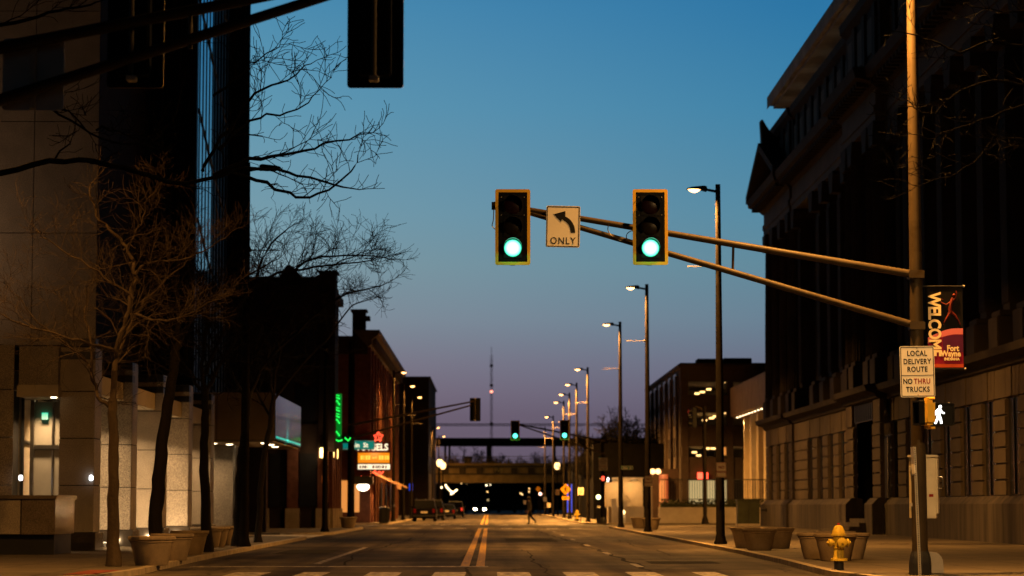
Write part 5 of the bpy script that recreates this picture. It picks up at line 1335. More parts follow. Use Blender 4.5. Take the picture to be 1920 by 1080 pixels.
# big tree outside the picture on the left whose limbs reach across the tower and the sky
Y = 33.0; b = P(-330, 1075, Y); b.z = SW; b.x = -9.0; b.y = 41.0
fork = Vector((-8.7, 38.0, 4.6))
tree('large bare tree mostly beyond the left edge, long limbs reaching across the dusk sky', b, [b, Vector((-8.95, 40.2, 1.6)), Vector((-8.9, 39.0, 3.2)), fork],
     [([fork]+pp_(35, (-120, 370), (0, 326), (120, 300), (230, 312), (350, 345), (470, 315), (560, 330), (640, 350)), .058),
      (pp_(35, (400, 330), (470, 300), (540, 290), (610, 272), (688, 250)), .035),
      (pp_(35, (380, 320, .3), (430, 240, .3), (480, 172, .3), (540, 150, .3), (582, 118, .3)), .030),
      (pp_(35, (410, 280, .2), (470, 225, .2), (540, 212, .2), (600, 172, .2)), .026),
      (pp_(35, (430, 320), (500, 345), (580, 370), (650, 330), (672, 292)), .030),
      (pp_(35, (400, 180, .3), (450, 140, .3), (490, 108, .3), (525, 82, .3)), .02),
      ([fork]+pp_(34, (-140, 160), (-40, 70), (30, 40), (110, 22), (180, 5)), .05),
      ([fork]+pp_(34, (-150, 260), (-60, 190), (40, 185), (110, 205), (170, 250)), .035),
      (pp_(34, (20, 186), (80, 192), (150, 240), (230, 268), (300, 255), (345, 170)), .022),
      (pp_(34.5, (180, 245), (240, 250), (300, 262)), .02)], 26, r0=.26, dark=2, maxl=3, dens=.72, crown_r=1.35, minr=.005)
# tree outside the picture on the right; its twigs cross the lit pole and the dark facade
b = Vector((12.6, 43.0, SW)); fork = Vector((12.2, 41.0, 6.0))
tree('bare tree beyond the right edge, dark twigs crossing the lit signal pole', b, [b, Vector((12.5, 42.5, 2)), Vector((12.3, 41.6, 4.2)), fork],
     [([fork]+pp_(37, (2060, 200), (1960, 110), (1880, 75), (1800, 95), (1730, 70), (1690, 60)), .035), ([fork]+pp_(36.5, (2050, 280), (1960, 180), (1860, 150), (1790, 180), (1740, 215), (1700, 190)), .03),
      (pp_(36.6, (1960, 180), (1880, 210), (1800, 240), (1740, 260), (1690, 235)), .018), ([fork]+pp_(37, (2040, 120), (1960, 30), (1880, 20), (1800, 5)), .03),
      (pp_(36.6, (1900, 165), (1840, 290), (1780, 330), (1720, 350), (1680, 325)), .014), ([fork]+pp_(36.5, (2080, 420), (1990, 300), (1920, 260), (1870, 265)), .025)], 31, r0=.24, dark=2, maxl=3, dens=.9, crown_r=1.1, minr=.005)
# far bare trees behind the bridge and on the embankment
def far_tree(label, x, y, h, seed, spread=.32, group='bare trees near the railway bridge', z0=SW):
    rng = random.Random(seed); t = thing('bare_tree', label, 'tree', (x, y, z0), group=group)
    MB().tube([(0, 0, 0), (.1, 0, h*.2), (0, .1, h*.4)], [h*.022, h*.018, h*.015], 7).build('trunk', M['bark_dark'], t)
    mb = MB()
    for k in range(7):
        a = 2*PI*k/7+rng.uniform(-.4, .4); el = R(rng.uniform(35, 80))
        grow(mb, rng, Vector((0, .1, h*(.28+.02*k))), (math.cos(a)*math.cos(el), math.sin(a)*math.cos(el), math.sin(el)), h*spread*rng.uniform(.8, 1.2), h*.010, 0, 3, .9, 0, None, h*.0017)
    mb.build('crown', M['bark_black'], t)
ft = [(845, 380, 10.5), (872, 390, 12.5), (905, 395, 12), (935, 400, 11.5), (965, 385, 11), (998, 390, 10.5), (1030, 380, 11)]
for k, (u, y, h) in enumerate(ft): far_tree('small bare tree seen through the gap between bridge deck and platform roof', X(u, y), y, h, 40+k)
for k, (u, y, h) in enumerate(((1112, 215, 8.2), (1133, 205, 8.6), (1152, 210, 9.6), (1172, 206, 9.3), (1190, 214, 9.8), (1208, 204, 9.0))):
    far_tree('bare tree silhouette rising behind the black embankment wall', X(u, y), y, h, 60+k, .36, 'bare trees on the embankment', SW)

# ------------------------------------------------------------------ planters
def make_planter():
    t = thing('planter', None, 'planter')
    MB().lathe([(.30, 0), (.315, .02), (.405, .43), (.425, .445), (.425, .475), (.44, .485), (.46, .50), (.46, .545), (.445, .56), (.40, .56), (.39, .50), (.02, .50)], 32).build('bowl', M['planter'], t, smooth=True)
    MB().lathe([(.385, .48), (.3, .505), (.02, .515)], 20).build('soil', M['soil'], t, smooth=True)
    return t
pl0 = make_planter()
def gp(u, v): # on the pavement
    Y = FPX*(CAM.z-SW)/(v-948.0); q = P(u, v, Y); return (q.x, q.y, SW)
plist = [
    ((284, 1059), 'tan concrete planter nearest the bare lit tree, largest on the left kerb', 'planters on the left pavement'),
    ((322, 1050), 'tan concrete planter half hidden behind the nearest left one', 'planters on the left pavement'),
    ((355, 1039), 'tan concrete planter by the dark leaning tree, third along the left kerb', 'planters on the left pavement'),
    ((388, 1026), 'tan planter behind the knobbly tree trunk, left end of its trio', 'planters on the left pavement'),
    ((400, 1025.5), 'tan planter of the far left trio, centre one beside the dark trunk', 'planters on the left pavement'),
    ((416, 1022), 'tan planter of the far left trio, right end near the unlit lamp pole', 'planters on the left pavement'),
    ((653, 990), 'small far planter under the green street name sign', 'planters on the left pavement'),
    ((1401, 1027), 'tan planter at the back left of the trio by the brightest lamp pole', 'planters on the right pavement'),
    ((1424, 1031), 'tan planter at the front centre of the trio by the brightest lamp pole', 'planters on the right pavement'),
    ((1458, 1028), 'shaded tan planter at the right of the trio by the brightest lamp pole', 'planters on the right pavement'),
    ((1534, 1047), 'tan planter left of the yellow hydrant', 'planters on the right pavement'),
    ((1567, 1050.5), 'tan planter directly behind the yellow hydrant', 'planters on the right pavement'),
    ((1592, 1047), 'tan planter to the right behind the yellow hydrant', 'planters on the right pavement'),
    ((1568, 1041), 'tan planter at the back of the hydrant group, only its rim showing', 'planters on the right pavement'),
    ((1199, 991), 'far tan planter left of the second lamp pole', 'planters on the right pavement'),
    ((1221, 993), 'far tan planter at the foot of the second lamp pole', 'planters on the right pavement'),
]
for k, ((u, v), lab, g) in enumerate(plist):
    o = pl0 if k == 0 else copy_tree(pl0)
    o.location = gp(u, v); o.rotation_euler = (0, 0, k*.7); tag(o, lab, 'planter', g)
# ------------------------------------------------------------------ hydrants
def make_hydrant(m_, stub):
    t = thing('fire_hydrant', None, 'fire hydrant')
    MB().lathe([(.095, 0), (.095, .18)], 20).build('ground_barrel', stub, t, smooth=True)
    MB().lathe([(.17, .18), (.17, .215), (.12, .225), (.105, .25), (.10, .42), (.112, .425), (.112, .445), (.105, .45), (.112, .60), (.115, .66), (.155, .665), (.155, .70)], 24).build('barrel', m_, t, smooth=True)
    bn_ = MB().lathe([(.125, .702), (.118, .76), (.095, .82), (.055, .86), (.03, .868)], 24)
    for k in range(8):
        a = 2*PI*k/8; bn_.tube([(.122*math.cos(a), .122*math.sin(a), .705), (.116*math.cos(a), .116*math.sin(a), .765), (.09*math.cos(a), .09*math.sin(a), .825), (.04*math.cos(a), .04*math.sin(a), .862)], .010, 5)
    b_ = bn_.build('bonnet', m_, t, smooth=True)
    MB().lathe([(.03, .868), (.03, .905), (.012, .912)], 5).build('operating_nut', M['sign_red'], b_)
    for k in range(8):
        a = 2*PI*k/8+.2; MB().lathe([(.013, .20), (.013, .232)], 6, (.145*math.cos(a), .145*math.sin(a), 0)).build('flange_bolt', m_, t)
    for ax, (x, y, s) in (('x', (-.10, 0, 1)), ('y', (0, -.10, 1.25)), ('x', (.10, 0, 1))):
        sg_ = -1 if x < 0 else 1
        prof = [(.062*s, 0), (.062*s, .05), (.075*s, .055), (.075*s, .10), (.05*s, .115), (.025, .117), (.025, .145), (.01, .15)]
        if ax == 'x': prof = [(r, h*sg_) for r, h in prof]
        MB().lathe(prof, 16, (x, y, .53), axis=ax).build('nozzle_cap', m_, t, smooth=True)
    return t
hy = make_hydrant(M['hydrant'], M['black_metal']); hy.location = gp(1573, 1068); hy.rotation_euler = (0, 0, R(12)); hy.scale = (.92, .92, .92)
tag(hy, 'worn yellow fire hydrant with red top nut on a black stub, in front of planters', 'fire hydrant', 'fire hydrants')
h2 = copy_tree(hy); h2.location = gp(1082, 977); tag(h2, 'small far orange yellow hydrant between the distant lamp poles', 'fire hydrant', 'fire hydrants')

# ------------------------------------------------------------------ bins, cabinet
def make_bin():
    t = thing('litter_bin', None, 'litter bin')
    MB().lathe([(.29, 0), (.29, .05), (.33, .06), (.33, .92), (.34, .93)], 20).build('body', M['black_metal'], t, smooth=True)
    m = MB()
    for k in range(20): a = 2*PI*k/20; m.box(-.012, .012, -.012, .012, .08, .90, M=Matrix.Translation((.335*math.cos(a), .335*math.sin(a), 0)))
    m.build('slats', M['black_metal'], t)
    MB().lathe([(.36, .93), (.36, .98), (.30, 1.05), (.16, 1.08), (.16, 1.0), (.02, 1.0)], 20).build('lid', M['black_metal'], t, smooth=True)
    return t
bi = make_bin()
for k, (u, v, lab) in enumerate(((720, 981, 'black litter bin on the kerb before the diner front'), (572, 988, 'black litter bin against the brick corner building base'), (1128, 981, 'black litter bin at the foot of the far signal pole'))):
    o = bi if k == 0 else copy_tree(bi); o.location = gp(u, v); tag(o, lab, 'litter bin', 'black litter bins')
c = gp(1400, 985)
uc = thing('utility_cabinet', 'dark green utility cabinet standing by the corner of the limestone building', 'utility cabinet', (c[0], 137.8, SW)); uc.location.x = X(1400, 137.8)
MB().box(-.66, .66, -.45, .45, .0, .12).build('base', M['concrete_plain'], uc); MB().box(-.62, .62, -.42, .42, .12, 1.42).build('body', mat('dark_green_cabinet_paint', (.05, .055, .035), .5, var=.2), uc, bevel=.02)
MB().box(-.66, .66, -.46, .46, 1.423, 1.50).build('lid', mat('dark_green_cabinet_lid', (.045, .05, .03), .5), uc, bevel=.02); MB().box(-.01, .01, -.435, -.421, .2, 1.35).box(-.12, -.06, -.45, -.421, .8, .86).build('door_seam', M['black_metal'], uc)

# ------------------------------------------------------------------ far crossing: signal poles, signals, signs
YF = 156.0
fg = make_signal(far=True); fgc = [fg]
xr = X(1130, YF)
u1 = P(966, 807, YF); u2 = P(1058.5, 806, YF)
fg.location = u1; tag(fg, 'small green traffic signal over the far crossing, left of the pair', 'traffic signal', GS)
f2 = copy_tree(fg); f2.location = u2; tag(f2, 'small green traffic signal over the far crossing, right of the pair', 'traffic signal', GS)
pa_u = P(1130, 826, YF); pa_l = P(1130, 850, YF); e_u = P(962, 793, YF); e_l = P(975, 797, YF)
for q in (pa_u, pa_l, e_u, e_l): q.y = YF+.4
pa_u.x = pa_l.x = xr
mast('dark signal pole at the far crossing carrying two small green signals', xr, YF+.4, ((pa_u, e_u, .068, .045), (pa_l, e_l, .06, .045)), .14, .10, Z(818, YF), baseplate=False)
sg2 = copy_tree(truck_sign); q = P(1131, 870, YF); sg2.location = (q.x, YF+.2, q.z); tag(sg2, 'small far white delivery route sign on the far signal pole', 'road sign', 'truck route signs')
p2 = copy_tree(pa); q = P(1142, 899, YF-.1); p2.location = q; tag(p2, 'small far white walk signal beside the litter bin pole', 'pedestrian signal', 'pedestrian signals')
rp = thing('pedestrian_signal', 'small red lit edge-on signal on the far signal pole', 'pedestrian signal', P(1131, 897, YF+.05), R(-55), 'pedestrian signals')
MB().box(-.185, .185, 0, .20, -.205, .205).build('housing', M['signal_black'], rp, bevel=.02); MB().box(-.12, .12, -.012, -.002, -.13, .13).build('red_face', M['red_glow'], rp)
# left pole of the far crossing with the street name
YL = 133.0-1.4; xl = X(660, YL)
q1 = P(660, 797, YL); q2 = P(660, 822, YL); e1 = P(889, 753, YL); e2 = P(885, 760, YL)
for q in (q1, q2, e1, e2): q.y = YL-.35
q1.x = q2.x = xl
mast('thick dark signal pole on the left carrying the green street name sign', xl, YL-.35, ((q1, e1, .07, .045), (q2, e2, .065, .045)), .20, .16, Z(640, YL), baseplate=False)
fb_ = copy_tree(sigA); fb_.rotation_euler = (0, 0, PI); q = P(891, 768, YL); fb_.location = (q.x, YL, q.z); tag(fb_, 'black back of a small traffic signal past the dark mast arm over the far crossing', 'traffic signal', GS)
def name_sign(u, v, Y, w, h, lab, dim=False):
    t = thing('street_name_sign', lab, 'street sign', P(u, v, Y), group='green street name signs')
    MB().prism(rrect(w, h, .04), 0, .08, 'y').build('panel', M['sign_green'] if dim else glow('glowing_green_sign_face', (.0, .30, .24), .55, (.02, .2, .15)), t)  # bright face and letters emit, in place of street light falling on them
    f = MB(); frame_mb(f, w-.02, h-.02, .03, .025, -.004, -.001); f.build('border', M['sign_white'], t)
    text('lettering', 'Main  St', h*.72, M['sign_white'] if dim else M['neon_white'], t, (0, -.003, -.01), bold=.006, sx=.95)
    return t
nsn = name_sign(671, 834.5, YL+.18, 1.82, .50, 'green Main St name sign crossed by the dark signal pole')
xl_ = make_lamp(True, 6500)
for x_, y_, lab in ((18.6, 142.2, 'street lamp of the cross street, hidden behind the limestone building'), (-15, 134.2, 'street lamp of the cross street, hidden behind the brick corner building')):
    o = xl_ if x_ > 0 else copy_tree(xl_); o.location = (x_, y_, SW); o.rotation_euler = (0, 0, -PI/2); tag(o, lab, 'street lamp', GL)
ns2 = name_sign(1176, 877, 127.0, .62, .20, 'small dim green name sign on the third right lamp pole', True)

def no_parking(u, v, Y, w, h, lab):
    t = thing('parking_sign', lab, 'road sign', P(u, v, Y), group='no parking signs on lamp poles')
    MB().prism(rrect(w, h, .03), 0, .006, 'y').build('panel', M['sign_white'], t)
    f = MB(); frame_mb(f, w-.02, h-.02, .02, .012, -.003, -.0005); f.build('border', M['sign_red'], t)
    text('lettering', 'NO', h*.26, M['sign_red'], t, (0, -.001, h*.16), bold=.004, sx=.95); text('lettering', 'PARKING', h*.20, M['sign_red'], t, (0, -.001, -h*.14), bold=.003, sx=.80)
    return t
no_parking(1352.5, 881, 72.45, .30, .45, 'white and red no parking sign on the brightest lamp pole')
no_parking(1216, 902, 105.65, .33, .48, 'white and red no parking sign on the second lamp pole')
def plain_sign(u, v, Y, w, h, lab, zb=True):
    q = P(u, v, Y)
    t = thing('road_sign', lab, 'road sign', (q.x, q.y, SW), group='small distant road signs')
    MB().prism([(x, z+q.z-SW) for x, z in rrect(w, h, .03)], 0, .01, 'y').build('panel', M['sign_white'], t)
    f = MB()
    for k in range(3): f.box(-w*.32, w*.32, -.004, -.001, q.z-SW+h*(.26-.24*k)-.02, q.z-SW+h*(.26-.24*k)+.02)
    f.build('print', M['sign_red'], t)
    MB().tube([(0, .05, 0), (0, .05, q.z-SW+h/2)], .035, 6).build('post', M['pole_dark'], t)
for (u, v, Y, w, h, lab) in ((1089, 921, 172, .40, .52, 'small pale road sign between the blue panel and the litter bin'), (1045, 923, 262, .45, .6, 'small pale road sign left of the yellow diamond sign'),
                             (1029, 947, 275, .40, .5, 'small pale yellowish sign low behind the walking person'), (1022, 936, 290, .4, .5, 'small lilac grey road sign above the low pale one'), (984, 942, 290, .30, .45, 'tiny pinkish sign just left of the walking person'), (492, 945, 112, .24, .45, 'small pale sign among the dark trunks by the canopy wing')):
    plain_sign(u, v, Y, w, h, lab)
def diamond(u, v, Y, s, lab, plaque=True):
    q = P(u, v, Y); t = thing('warning_sign', lab, 'road sign', (q.x, q.y, SW), group='yellow diamond warning signs'); z = q.z-SW
    MB().prism([(-s, z), (-s+.03, z-.03), (-.03, z-s+.0), (.03, z-s), (s, z-.0), (.03, z+s), (-.03, z+s)], 0, .01, 'y').build('panel', M['sign_diamond'], t)
    if plaque:
        MB().prism([(x, zz_+z-s-.28) for x, zz_ in rrect(.62, .30, .03)], 0, .01, 'y').build('arrow_plaque', M['sign_diamond'], t)
        MB().prism([(.16, z-s-.20), (-.02, z-s-.30), (.05, z-s-.33), (-.14, z-s-.37), (-.06, z-s-.22), (-.04, z-s-.27), (.13, z-s-.16)], -.004, -.001, 'y').build('arrow', M['sign_black'], t)
        m = MB(); m.lathe([(.05, 0), (.05, .003)], 10, (.02, -.004, z+.22), axis='y')
        def bar2(pts, w):
            for (xa, za), (xb, zb_) in zip(pts, pts[1:]):
                d = Vector((xb-xa, zb_-za)).normalized(); m.add([(xa-d.y*w, -.004, za+z+d.x*w), (xb-d.y*w, -.004, zb_+z+d.x*w), (xb+d.y*w, -.004, zb_+z-d.x*w), (xa+d.y*w, -.004, za+z-d.x*w)], [(0, 1, 2, 3)])
        bar2([(.0, .15), (-.03, -.02)], .055); bar2([(-.03, -.02), (.06, -.12), (.09, -.26)], .03); bar2([(-.03, -.02), (-.07, -.14), (-.15, -.24)], .03); bar2([(.0, .13), (.12, .05), (.16, .0)], .022); bar2([(-.01, .13), (-.10, .06), (-.11, -.02)], .022)
        m.build('walking_figure', M['sign_black'], t)
    MB().tube([(0, .06, 0), (0, .06, z+s*.6)], .04, 6).build('post', M['pole_dark'], t)
diamond(1060.5, 917.5, 205, .46, 'yellow diamond pedestrian crossing sign in front of the blue panel')
diamond(1009, 917, 300, .36, 'small orange diamond sign farther up the street, right of the headlights', False)
# blue lit panels
def blue_panel(u0, u1, v0, v1, Y, lab):
    x0, x1 = X(u0, Y), X(u1, Y); t = thing('blue_light_panel', lab, 'lit panel', ((x0+x1)/2, Y, SW), group='blue lit panels')
    z0, z1 = Z(v0, Y)-SW, Z(v1, Y)-SW; w = (x1-x0)/2
    MB().box(-w, w, 0, .25, z1, z0).build('lit_face', M['blue_glow'], t); MB().box(-.02, .02, -.02, -.002, z1, z0).build('rib', mat('dark_blue_rib', (.01, .03, .2), .5), t)
    MB().box(-w*.8, w*.8, .05, .2, 0, max(.02, z1)).build('foot', M['black_metal'], t)
blue_panel(1063, 1072, 908, 960.5, 215, 'tall blue lit panel behind the yellow pedestrian sign')
blue_panel(768, 774.5, 907, 920, 216, 'upper blue lit square by the parked dark car'); blue_panel(769, 774, 927, 941, 216.6, 'lower blue lit square by the parked dark car')
# string of bulbs along the left kerb
bs = thing('bulb_string', 'sagging string of warm bulbs by the left kerb near the bridge', 'string lights', P(838, 912, 300))
m = MB(); w_ = MB(); pr = None
for k, (u, v) in enumerate(((828, 914), (836, 910), (838, 914), (841, 917), (844, 920), (847, 922), (850, 924), (853, 921), (856, 919), (846, 926))):
    q = P(u, v, 300+k*1.4)-bs.location
    m.lathe([(.02, -.11), (.09, -.06), (.11, 0), (.07, .08), (.02, .12)], 8, q)
    if pr is not None: w_.tube([pr, q], .015, 4)
    pr = q
m.build('bulbs', glow('string_bulb_glass', (1, .74, .38), 7), bs); w_.build('wire', M['black_metal'], bs)
MB().tube([P(828, 914, 300)-bs.location, Vector((P(828, 914, 300)-bs.location).xy.to_3d())-Vector((0, 0, bs.location.z-SW))], .05, 6).tube([P(846, 926, 312.6)-bs.location, P(846, 955, 312.6)-bs.location], .05, 6).build('post', M['pole_dark'], bs)
# distant small lights under the bridge
def far_lamp(u, v, Y, r, m_, lab):
    q = P(u, v, Y); t = thing('distant_lamp', lab, 'lamp', (q.x, q.y, 0), group='tiny distant lamps under the bridge')
    MB().lathe([(.02, -r), (r*.75, -r*.6), (r, 0), (r*.75, r*.6), (.02, r)], 10, (0, 0, q.z)).build('lamp_head', m_, t, smooth=True)
    MB().tube([(0, .1, 0), (0, .1, q.z-r)], .06, 5).build('post', M['pole_dark'], t)
fl_ = [(914, 922, 'lamp_glow_soft'), (877, 909, 'globe_glow'), (865, 906, 'globe_glow'), (976, 925, 'globe_glow'), (979, 927, 'globe_glow'), (992, 916, 'lamp_glow_soft'), (992, 922, 'lamp_glow_soft'), (919, 909, 'down_glow'), (933, 907, 'down_glow'), (912, 910, 'down_glow')]
for u, v, mm in fl_: far_lamp(u, v, 420, .12, M[mm], 'tiny distant lamp shining under the railway bridge')
far_lamp(1013, 926, 300, .18, glow('white_pink_lamp', (1, .55, .4), 6), 'small reddish white lamp below the orange diamond sign')
far_lamp(915, 937.5, 420, .20, M['win_yellow'], 'tiny yellow box light above the oncoming headlights')
far_lamp(1122, 932, 172, .17, glow('greenish_lamp', (.9, 1, .45), 4), 'small greenish lamp left of the far litter bin')
# cross-street signal: post with red signal turned away
t = thing('signal_pole', 'slim pole with red lit side-facing signal before the garage', 'signal pole', (X(1320, 150), 150, 0.0), group='signal poles with mast arms')
t.location.z = SW
hh = Z(762, 150)-SW
MB().lathe([(.24, 0), (.20, .25), (.13, .5), (.11, hh)], 12).build('pole', M['pole_dark'], t, smooth=True)
MB().tube([(0, 0, hh-.3), (-.25, 0, hh-.1), (-.55, 0, hh+.02)], .05, 6).build('mast_arm', M['pole_mid'], t)
cs = thing('traffic_signal', 'traffic signal turned sideways showing red glints beside the garage', 'traffic signal', P(1297, 783, 149.8), R(-80), GS)
MB().box(-.20, .20, 0, .26, -.62, .62).build('housing', M['signal_black'], cs, bevel=.02)
for k in range(3):
    v_ = MB().lathe([(.15, 0), (.155, .22)], 16, (0, 0, .38-.38*k), axis='y', cap=False).build('visor', M['signal_black'], cs)
    MB().lathe([(.14, 0), (.10, .02), (.01, .03)], 16, (0, -.002, .38-.38*k), axis='y').build('lens', M['red_glow'] if k == 0 else M['lens_off_green'], v_)
lamp_light('signal_light', cs, (0, -.15, .38), 10, (1, .05, .03), .08, kind='POINT')

# ------------------------------------------------------------------ cars
def make_car(paint, suv=True, lights='tail'):
    """length along +y (front at +y), wheels on z=0"""
    t = thing('parked_car', None, 'car')
    Lh, wd, hb, ht = (2.35, .93, 1.02, 1.72) if suv else (2.25, .90, .88, 1.42)
    def section(profile, name, m_, inset, parent, taper=0):
        mb = MB(); n = len(profile)
        vs = []
        for s in (-1, 1):
            for y, z in profile: vs.append((s*(inset-taper*max(0, z-hb)/(ht-hb)), y, z))
        mb.add(vs, [tuple(range(n)), tuple(range(n, 2*n))]+[(i, (i+1) % n, n+(i+1) % n, n+i) for i in range(n)])
        return mb.build(name, m_, parent, bevel=.045 if name == 'body' else .03, smooth=True)
    def archs(y0):
        return [(y0+.40*math.cos(R(a)), .30+.40*math.sin(R(a))) for a in (175, 140, 105, 75, 40, 5)]
    prof = [(-Lh, .42), (-Lh-.03, .62), (-Lh+.02, hb-.02), (-Lh+.12, hb), (Lh-.95, hb), (Lh-.2, hb-.16), (Lh, .70), (Lh, .40), (Lh-.1, .26)]
    prof += [(1.40+.40*math.cos(R(a)), .28+.40*math.sin(R(a))) for a in (-5, 40, 75, 105, 140, 185)]
    prof += [(-1.40+.40*math.cos(R(a)), .28+.40*math.sin(R(a))) for a in (-5, 40, 75, 105, 140, 185)] + [(-Lh+.1, .26)]
    body = section(prof, 'body', paint, wd, t)
    if suv: cab = [(-Lh+.10, hb-.02), (-Lh+.28, ht-.10), (-Lh+.55, ht), (.35, ht), (.62, ht-.06), (1.35, hb-.02)]
    else: cab = [(-Lh+.55, hb-.02), (-Lh+1.15, ht-.05), (-.55, ht), (.15, ht-.02), (.40, ht-.08), (1.30, hb-.02)]
    section(cab, 'roof', paint, wd-.05, t, .16)
    # glazing, a little proud of the cabin
    g = MB()
    z0, z1 = hb+.05, ht-.13
    def side_x(z): return wd-.05-.16*max(0, z-hb)/(ht-hb)+.006
    def cy(z, front):
        a, b = ((cab[-1], cab[-2]) if front else (cab[0], cab[1])); f = (z-a[1])/(b[1]-a[1]); return a[0]+(b[0]-a[0])*min(1, f)
    for s in (-1, 1):
        for ya, yb in ((.02, .47), (.52, .97)):
            y0a = cy(z0, False)+.15; y1a = cy(z0, True)-.15; y0b = cy(z1, False)+.12; y1b = cy(z1, True)-.12
            g.add([(s*side_x(z0), y0a+(y1a-y0a)*ya, z0), (s*side_x(z0), y0a+(y1a-y0a)*yb, z0), (s*side_x(z1), y0b+(y1b-y0b)*yb, z1), (s*side_x(z1), y0b+(y1b-y0b)*ya, z1)], [(0, 1, 2, 3)])
    for fr in (False, True):
        e_ = .012 if fr else -.012
        g.add([(-side_x(z0)+.1, cy(z0, fr)+e_, z0), (side_x(z0)-.1, cy(z0, fr)+e_, z0), (side_x(z1)-.1, cy(z1, fr)+e_, z1), (-side_x(z1)+.1, cy(z1, fr)+e_, z1)], [(0, 1, 2, 3)])
    g.build('window', M['car_glass'], t)
    for sx in (-1, 1):
        for y in (-1.40, 1.40):
            w_ = MB().lathe([(.20, -.11), (.335, -.11), (.35, -.08), (.35, .08), (.335, .11), (.20, .11)], 24, (sx*(wd-.12), y, .35), axis='x').build('wheel', M['tyre'], t, smooth=True)
            MB().lathe([(.21, -.10), (.19, -.115), (.05, -.09), (.05, .09), (.19, .115), (.21, .10)], 12, (sx*(wd-.12), y, .35), axis='x').build('rim', M['chrome'], w_, smooth=True)
        MB().box(sx*(wd-.20)-.10, sx*(wd-.20)+.10, -Lh-.045, -Lh+.05, hb-.34, hb-.02).build('tail_lamp', M['tail_off'] if lights != 'tail' else M['tail_glow'], t, bevel=.02)
        MB().box(sx*(wd-.24)-.20, sx*(wd-.24)+.20, Lh-.10, Lh+.02, .56, .82).build('headlight', M['headlight'] if lights == 'head' else M['chrome'], t, bevel=.03)
        MB().box(sx*(wd+.10)-.10, sx*(wd+.10)+.10, .85, 1.0, hb, hb+.16).build('mirror', paint, t, bevel=.03)
        if suv: MB().tube([(sx*(wd-.28), -1.6, ht+.05), (sx*(wd-.28), .1, ht+.05)], .02, 6).build('roof_rail', M['chrome'], t)
    MB().box(-.26, .26, -Lh-.05, -Lh-.03, .66, .80).build('number_plate', M['sign_white'], t)
    MB().box(-wd+.05, wd-.05, -Lh-.06, -Lh+.04, .36, .52).build('bumper', M['black_metal'], t, bevel=.03)
    MB().box(-wd+.15, wd-.15, Lh-.04, Lh+.03, .42, .56).build('grille', M['black_metal'], t, bevel=.02)
    return t
GC = 'cars parked along the left kerb'
suv = make_car(M['car_black'], True, 'off'); suv.location = (X(796, 189), 191.5, 0); tag(suv, 'black parked sport utility car, nearest of the row before the bridge', 'car', GC)
c2 = copy_tree(suv); c2.location = (X(818, 204)-.25, 206, 0); tag(c2, 'dark parked car directly ahead of the nearest black one', 'car', GC)
c3 = make_car(M['car_blue'], False, 'off'); c3.location = (X(841, 226)-.2, 228, 0); tag(c3, 'dark saloon car parked third along the left kerb', 'car', GC)
c4 = make_car(M['car_grey'], True, 'tail'); c4.location = (X(854, 262), 263, 0); tag(c4, 'grey parked car with red tail lamps, farthest of the row', 'car', GC)
c5 = make_car(M['car_black'], False, 'head'); c5.location = (X(900, 352), 352, 0); c5.rotation_euler = (0, 0, PI); c5.name = 'oncoming_car'; tag(c5, 'oncoming car with bright headlights under the railway bridge', 'car')
for sx in (-.66, .66): lamp_light('headlight_beam', c5, (sx, 2.4, .68), 160, (1, .80, .5), .1, rot=(R(84), 0, 0), spread=70, kind='SPOT')

# ------------------------------------------------------------------ the walking person
YPn = 156.9
pr = thing('person', 'person in grey jacket and dark trousers walking left across the far crossing', 'person', (X(993, YPn), YPn, 0))
def skinned(name, verts, edges, radii, m_, parent, root=0, sub=2):
    me = bpy.data.meshes.new(name); me.from_pydata([Vector(v) for v in verts], edges, [])
    o = bpy.data.objects.new(name, me); C.objects.link(o)
    sk = o.modifiers.new('skin', 'SKIN'); sk.use_smooth_shade = True
    for k, sv in enumerate(me.skin_vertices[0].data): sv.radius = (radii[k], radii[k]); sv.use_root = (k == root)
    sb = o.modifiers.new('sub', 'SUBSURF'); sb.levels = sb.render_levels = sub
    dg = bpy.context.evaluated_depsgraph_get(); dg.update()
    nm = bpy.data.meshes.new_from_object(o.evaluated_get(dg)); bpy.data.objects.remove(o); bpy.data.meshes.remove(me)
    nm.materials.clear()
    for q in (m_ if isinstance(m_, list) else [m_]): nm.materials.append(q)
    nm.polygons.foreach_set('use_smooth', [True]*len(nm.polygons))
    o = bpy.data.objects.new(name, nm); C.objects.link(o); o.parent = parent; return o
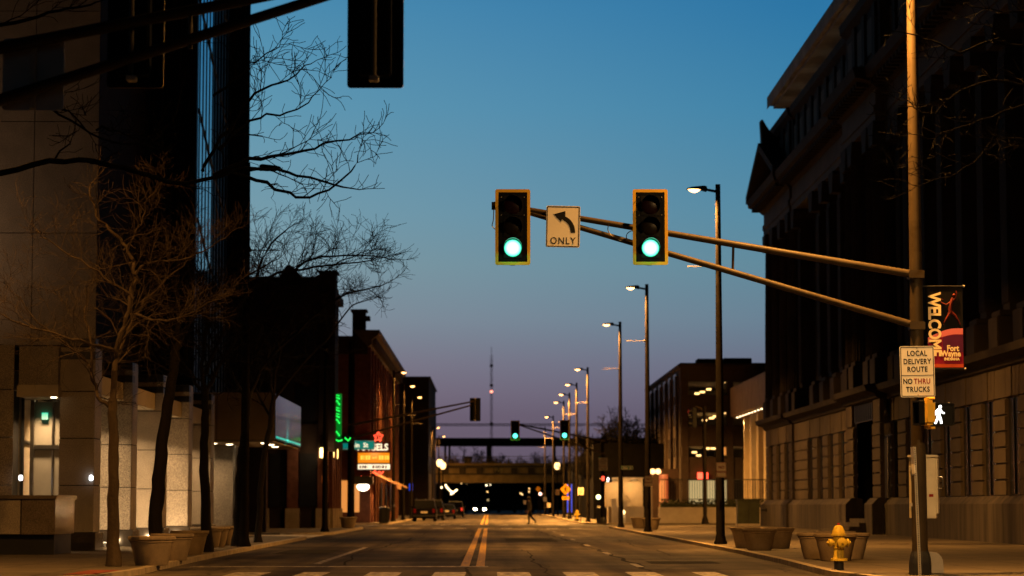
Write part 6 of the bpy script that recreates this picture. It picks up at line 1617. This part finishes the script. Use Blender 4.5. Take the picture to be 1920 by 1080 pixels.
# walking towards -x: x forward is negative
bv = [(0, 0, .98), (-.01, 0, 1.20), (-.03, 0, 1.42), (-.05, 0, 1.53), (-.085, 0, 1.63), (-.095, 0, 1.72),      # pelvis..head
      (-.01, -.10, .92), (-.06, -.10, .52), (-.045, -.10, .10), (-.20, -.10, .035),                              # near leg, planted
      (.03, .10, .92), (.10, .10, .52), (.40, .10, .22), (.34, .10, .08),                                        # far leg, heel lifted behind
      (-.03, -.20, 1.42), (.07, -.25, 1.14), (-.07, -.24, .92), (-.10, -.235, .84),                              # near arm
      (-.03, .20, 1.42), (-.02, .25, 1.14), (-.16, .23, .96), (-.20, .22, .90)]                                  # far arm
be_ = [(0, 1), (1, 2), (2, 3), (3, 4), (4, 5), (0, 6), (6, 7), (7, 8), (8, 9), (0, 10), (10, 11), (11, 12), (12, 13), (2, 14), (14, 15), (15, 16), (16, 17), (2, 18), (18, 19), (19, 20), (20, 21)]
br_ = [.155, .16, .165, .065, .09, .075, .105, .075, .055, .04, .105, .075, .05, .04, .085, .06, .045, .035, .085, .06, .045, .035]
body = skinned('body', bv, be_, br_, [M['trousers'], M['jacket'], M['skin']], pr)
for pl_g in body.data.polygons:
    z = pl_g.center.z; x, y = pl_g.center.x, pl_g.center.y
    pl_g.material_index = 2 if z > 1.53 or (z < .93 and abs(y) > .20) else 1 if (z > .93 or abs(y) > .19) else 0
MB().lathe([(.115, .80-.08), (.118, .86-.03), (.10, .90-.0), (.05, .925), (.005, .93)], 14).build('hair', M['hair'], pr, smooth=True).location = (-.075, 0, .885)
m = MB(); m.tube([(-.165, 0, 1.655), (-.195, 0, 1.64), (-.18, 0, 1.625)], [.012, .018, .012], 6); m.build('nose', M['skin'], pr)
# hands: palm, four fingers and a thumb
for (hx, hy, hz), sy in (((-.11, -.235, .80), -1), ((-.215, .22, .865), 1)):
    m = MB(); m.tube([(hx, hy, hz+.05), (hx-.01, hy, hz), (hx-.015, hy, hz-.04)], [.03, .042, .036], 8)
    for k in range(4):
        o_ = -.03+.02*k; ln = (.06, .072, .068, .052)[k]
        m.tube([(hx-.015+o_, hy, hz-.035), (hx-.02+o_, hy, hz-.035-ln*.6), (hx-.035+o_, hy, hz-.035-ln)], [.0095, .009, .007], 6)
    m.tube([(hx-.035, hy, hz+.02), (hx-.065, hy, hz-.01), (hx-.07, hy, hz-.04)], [.011, .010, .008], 6)
    m.build('hand', M['skin'], pr, smooth=True)
